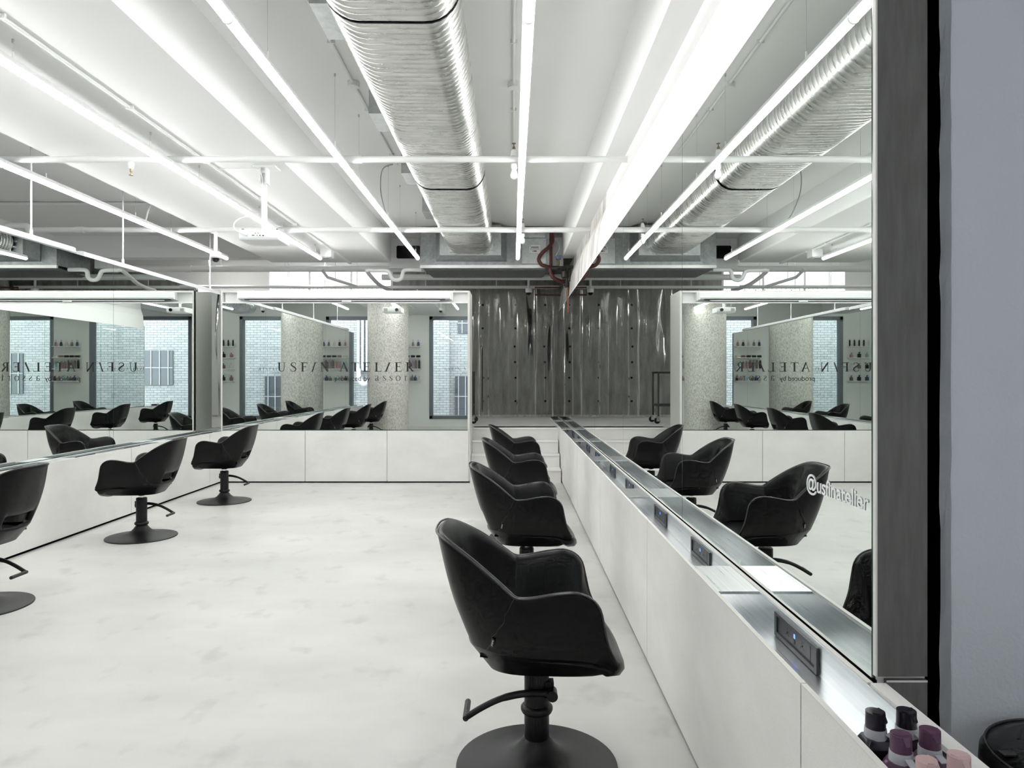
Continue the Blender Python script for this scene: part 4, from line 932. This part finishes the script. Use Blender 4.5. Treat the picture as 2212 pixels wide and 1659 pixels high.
# ------------------------------------------------------------------ shampoo bottles on the near end of the right bench
def pump_bottle(label, p, mbody, mcap, rot):
    t = thing('pump_bottle', label, 'bottle', p, 'pump bottles on the bench end')
    t.rotation_euler = (0, 0, rot)
    k = 0.033
    def octo(w_, d_, c_): return [(-w_ + c_, -d_), (w_ - c_, -d_), (w_, -d_ + c_), (w_, d_ - c_), (w_ - c_, d_), (-w_ + c_, d_), (-w_, d_ - c_), (-w_, -d_ + c_)]
    b = MB().prism_z(octo(k, 0.026, 0.007), 0.0, 0.078)
    A = octo(k, 0.026, 0.007); B = octo(0.024, 0.019, 0.005)
    b.add([(x, y, 0.078) for x, y in A] + [(x, y, 0.093) for x, y in B], [(i, (i + 1) % 8, 8 + (i + 1) % 8, 8 + i) for i in range(8)] + [tuple(range(8, 16))])
    obj('body', b, mbody, t, local=True, bevel=0.0015)
    obj('neck_collar', MB().lathe([(0.0215, 0.092), (0.0215, 0.096), (0.0205, 0.111), (0.0175, 0.111)], seg=28), 'clear_collar', t, local=True, smooth=40)
    obj('collar_tab', MB().add([(0.010, -0.0205, 0.104), (0.0205, -0.012, 0.104), (0.033, -0.024, 0.098), (0.021, -0.033, 0.098), (0.010, -0.0205, 0.1055), (0.0205, -0.012, 0.1055), (0.033, -0.024, 0.0995), (0.021, -0.033, 0.0995)], [(0, 1, 2, 3), (4, 5, 6, 7), (0, 1, 5, 4), (1, 2, 6, 5), (2, 3, 7, 6), (3, 0, 4, 7)]), 'clear_collar', t, local=True)
    # pump head: short cylinder whose top swoops down to a spout
    seg = 32; top = []; lo = []
    for i in range(seg):
        a = 2 * PI * i / seg; front = max(0.0, math.cos(a + PI / 4)); dip = 0.010 * max(0.0, (front - 0.80) / 0.2) ** 1.3
        lo.append((0.0192 * math.cos(a), 0.0192 * math.sin(a), 0.108)); top.append((0.0186 * math.cos(a), 0.0186 * math.sin(a), 0.143 - dip))
    h = MB().add(lo + top + [(0, 0, 0.144)], [(i, (i + 1) % seg, seg + (i + 1) % seg, seg + i) for i in range(seg)] + [(seg + i, seg + (i + 1) % seg, 2 * seg) for i in range(seg)] + [tuple(range(seg))[::-1]])
    hd = obj('pump_head', h, mcap, t, local=True, smooth=40)
    q = math.sqrt(0.5); fx, fy = q, -q; sx_, sy_ = q, q
    def pt(f_, s__, z): return (fx * f_ + sx_ * s__, fy * f_ + sy_ * s__, z)
    sp = [pt(0.0, -0.0165, 0.1432), pt(0.009, -0.0125, 0.1425), pt(0.015, -0.0065, 0.1395), pt(0.0215, -0.0045, 0.125), pt(0.0215, 0.0045, 0.125), pt(0.015, 0.0065, 0.1395), pt(0.009, 0.0125, 0.1425), pt(0.0, 0.0165, 0.1432)]
    up = [(a, b_, c + 0.0022) for a, b_, c in sp]
    n = len(sp)
    obj('spout', MB().add(sp + up, [(0, 1, 6, 7), (1, 2, 5, 6), (2, 3, 4, 5), (8, 9, 14, 15), (9, 10, 13, 14), (10, 11, 12, 13)] + [(i, (i + 1) % n, n + (i + 1) % n, n + i) for i in range(n)]), mcap, hd, local=True)
BT = [(0.732, 1.447, 'bottle_black_plum', 'near-black pump bottle standing nearest the wet channel edge', 0.0), (0.797, 1.452, 'bottle_black_plum', 'near-black pump bottle closest to the dark wall end', -0.3),
      (0.734, 1.356, 'bottle_plum', 'plum pump bottle in the middle row, left', -0.65), (0.798, 1.372, 'bottle_plum', 'plum pump bottle in the middle row, right', -0.6),
      (0.730, 1.262, 'bottle_pink', 'pale pink pump bottle at the picture edge, left', 0.3), (0.797, 1.281, 'bottle_pink', 'pale pink pump bottle at the picture edge, right', -0.65)]
BT[0] = BT[0][:3] + ('near-black pump bottle in the back row, left', BT[0][4]); BT[1] = BT[1][:3] + ('near-black pump bottle in the back row, right', BT[1][4])
for x, y, m_, lb, rz in BT: pump_bottle(lb, (x, y, zbR + 0.0005), m_, m_, rz)

# stool at the right edge
st = thing('round_stool', 'round black leather stool before the grey pier', 'stool', (1.23, 1.53, 0))
obj('seat', MB().lathe([(0.001, 0.56), (0.17, 0.56), (0.19, 0.568), (0.2, 0.59), (0.198, 0.615), (0.185, 0.632), (0.15, 0.640), (0.001, 0.643)], 1.23, 1.53, 0, 48), 'leather', st, smooth=60)
obj('piping', MB().tube([(1.23 + 0.187 * math.cos(2 * PI * i / 48), 1.53 + 0.187 * math.sin(2 * PI * i / 48), 0.6325) for i in range(49)], 0.0028, 6), 'piping', st)
obj('tag', MB().box(1.052, 1.082, 1.535, 1.556, 0.6395, 0.6425), 'black_plastic', st)
obj('gas_column', MB().cyl((1.23, 1.53, 0.1), 0.03, 0.46, 20), 'chair_metal', st, smooth=40)
for k in range(5):
    a = 2 * PI * k / 5
    lg = obj('leg', MB().tube([(1.23, 1.53, 0.1), (1.23 + 0.17 * math.cos(a), 1.53 + 0.17 * math.sin(a), 0.07)], 0.016, 10), 'chair_metal', st, smooth=40)
    obj('castor', MB().cyl((1.23 + 0.17 * math.cos(a), 1.53 + 0.17 * math.sin(a) - 0.012, 0.028), 0.028, 0.024, 16, 'y'), 'black_plastic', lg, smooth=40)

# ------------------------------------------------------------------ concrete column and product shelves (in the mirrors)
cmb = MB(); rows = []
random.seed(5)
for j in range(46):
    z = 3.335 * j / 45
    rows.append([(-3.13 + (0.51 + random.uniform(-0.004, 0.004)) * math.cos(2 * PI * i / 72), 1.75 + (0.51 + random.uniform(-0.004, 0.004)) * math.sin(2 * PI * i / 72), z) for i in range(72)])
for r_ in rows: r_.append(r_[0])
cmb.grid(rows)
struct('column', cmb.mesh('column', smooth=True), 'concrete_rough')

def prod(kind, label, p, m_, sc_=1.0, group='hair products on the street-front shelves'):
    x, y, z = p
    t = thing('hair_product', label, 'product', p, group); s = sc_
    if kind == 'box':
        obj('pack', MB().box(x - 0.055 * s, x + 0.055 * s, y - 0.03, y + 0.03, z, z + 0.05 * s), m_, t, bevel=0.002)
        obj('lid', MB().box(x - 0.053 * s, x + 0.053 * s, y - 0.028, y + 0.028, z + 0.05 * s, z + 0.062 * s), m_, t, bevel=0.002)
    elif kind == 'tube':
        obj('can', MB().lathe([(0.001, 0), (0.026 * s, 0), (0.026 * s, 0.17 * s), (0.022 * s, 0.185 * s), (0.001, 0.185 * s)], x, y, z, 16), m_, t, smooth=40)
        obj('cap', MB().lathe([(0.001, 0.185 * s), (0.019 * s, 0.185 * s), (0.019 * s, 0.21 * s), (0.001, 0.212 * s)], x, y, z, 16), m_, t, smooth=40)
    elif kind == 'pump':
        obj('flask', MB().box(x - 0.04 * s, x + 0.04 * s, y - 0.028, y + 0.028, z, z + 0.095 * s), m_, t, bevel=0.008)
        obj('pump', MB().cyl((x, y, z + 0.095 * s), 0.014 * s, 0.03 * s, 12).box(x - 0.012, x + 0.03 * s, y - 0.008, y + 0.008, z + 0.125 * s, z + 0.14 * s), m_, t)
    else:
        obj('bottle', MB().lathe([(0.001, 0), (0.03 * s, 0), (0.033 * s, 0.02 * s), (0.028 * s, 0.085 * s), (0.014 * s, 0.105 * s), (0.001, 0.105 * s)], x, y, z, 16), m_, t, smooth=40)
        obj('carry_ring', MB().tube([(x + 0.018 * s * math.cos(a * PI / 8), y, z + 0.105 * s + 0.05 * s * math.sin(a * PI / 8)) for a in range(9)], 0.004, 6), m_, t)
COLN = {'product_black': 'black', 'product_rose': 'rose', 'product_blue': 'dark blue', 'product_mint': 'mint', 'product_cream': 'cream', 'product_taupe': 'taupe', 'product_lilac': 'lilac', 'product_clear': 'clear'}
KIN = {'box': 'flat product box', 'tube': 'tall spray can', 'pump': 'square pump flask', 'ring': 'ring-topped bottle'}
SHN = ['top', 'second', 'third', 'lowest']
def shelves(label, x0, x1, zs, sets):
    for k, z in enumerate(zs):
        t = thing('wall_shelf', 'slim white product shelf %s, %s' % (label, SHN[k]), 'shelf', ((x0 + x1) / 2, YF, z), 'slim product shelves')
        obj('board', MB().box(x0, x1, YF + 0.001, YF + 0.14, z - 0.018, z), 'white_paint', t)
        for x in (x0 + 0.05, x1 - 0.05): obj('bracket', MB().prism_x([(YF + 0.001, z - 0.018), (YF + 0.10, z - 0.018), (YF + 0.001, z - 0.05)], x - 0.006, x + 0.006), 'white_metal', t)
        row = sets[k]; n = len(row)
        for i, (kd, cm, sc_) in enumerate(row):
            prod(kd, '%s %s, %s along the %s shelf %s' % (COLN[cm], KIN[kd], ORD[i], SHN[k], label), (x0 + (x1 - x0) * (i + 0.5) / n, YF + 0.07, z + 0.0005), cm, sc_)
shelves('beside the column', -3.52, -2.72, [2.39, 2.05, 1.72, 1.36],
        [[('ring', 'product_rose', 1.2), ('ring', 'product_black', 1.2), ('ring', 'product_cream', 1.2), ('ring', 'product_taupe', 1.2), ('ring', 'product_blue', 1.2)],
         [('box', 'product_cream', 1.1), ('box', 'product_taupe', 1.1), ('box', 'product_black', 1.1), ('box', 'product_black', 1.1), ('box', 'product_black', 1.1)],
         [('tube', 'product_mint', 1.05), ('tube', 'product_mint', 1.05), ('tube', 'product_rose', 1.05), ('tube', 'product_rose', 1.05), ('tube', 'product_taupe', 1.2), ('tube', 'product_lilac', 1.2), ('tube', 'product_taupe', 1.2), ('tube', 'product_black', 1.2)],
         [('pump', 'product_black', 1.0), ('pump', 'product_rose', 1.0), ('pump', 'product_mint', 1.1), ('pump', 'product_mint', 0.8), ('pump', 'product_taupe', 0.9), ('pump', 'product_blue', 1.1), ('pump', 'product_cream', 1.0)]])
shelves('beside the entrance', -0.18, 0.52, [2.39, 2.05, 1.72, 1.36],
        [[('tube', 'product_black', 0.9), ('tube', 'product_black', 0.9), ('tube', 'product_black', 0.9), ('tube', 'product_black', 0.9), ('tube', 'product_clear', 0.9)],
         [('pump', 'product_rose', 1.0), ('pump', 'product_black', 1.2), ('pump', 'product_mint', 1.1)],
         [('pump', 'product_clear', 1.2), ('pump', 'product_taupe', 1.1), ('pump', 'product_black', 1.1)],
         [('pump', 'product_taupe', 1.1), ('pump', 'product_black', 1.2), ('pump', 'product_blue', 1.2)]])

# added downlights out of view, brightening the street front and the space behind the cabinet
for i, (x, y, lb) in enumerate(((-1.35, -0.85, 'before the middle street window'), (0.3, -0.85, 'behind the camera'), (3.3, -0.6, 'by the right street window'), (-5.0, -0.8, 'by the left street window'), (-3.3, -0.75, 'between column and product shelves'), (-5.3, 12.9, 'behind the cabinet, far left'), (-3.4, 12.9, 'behind the cabinet, before the glowing rear pane'))):
    z = CZ if x < 0.777 else 3.33
    if x > 1.6: z = CZ
    if x == -3.3: z = 3.33
    t = thing('fill_downlight', 'added unseen round ceiling downlight %s' % lb, 'light', (x, y, z), 'added fill downlights')
    obj('trim_ring', MB().lathe([(0.085, 0.0), (0.10, 0.0), (0.105, -0.006), (0.085, -0.008)], x, y, z, 28), 'white_plastic', t, smooth=40)
    obj('fill_face', MB().cyl((x, y, z - 0.0125), 0.08, 0.004, 28), 'fill_downlight_glow', t)
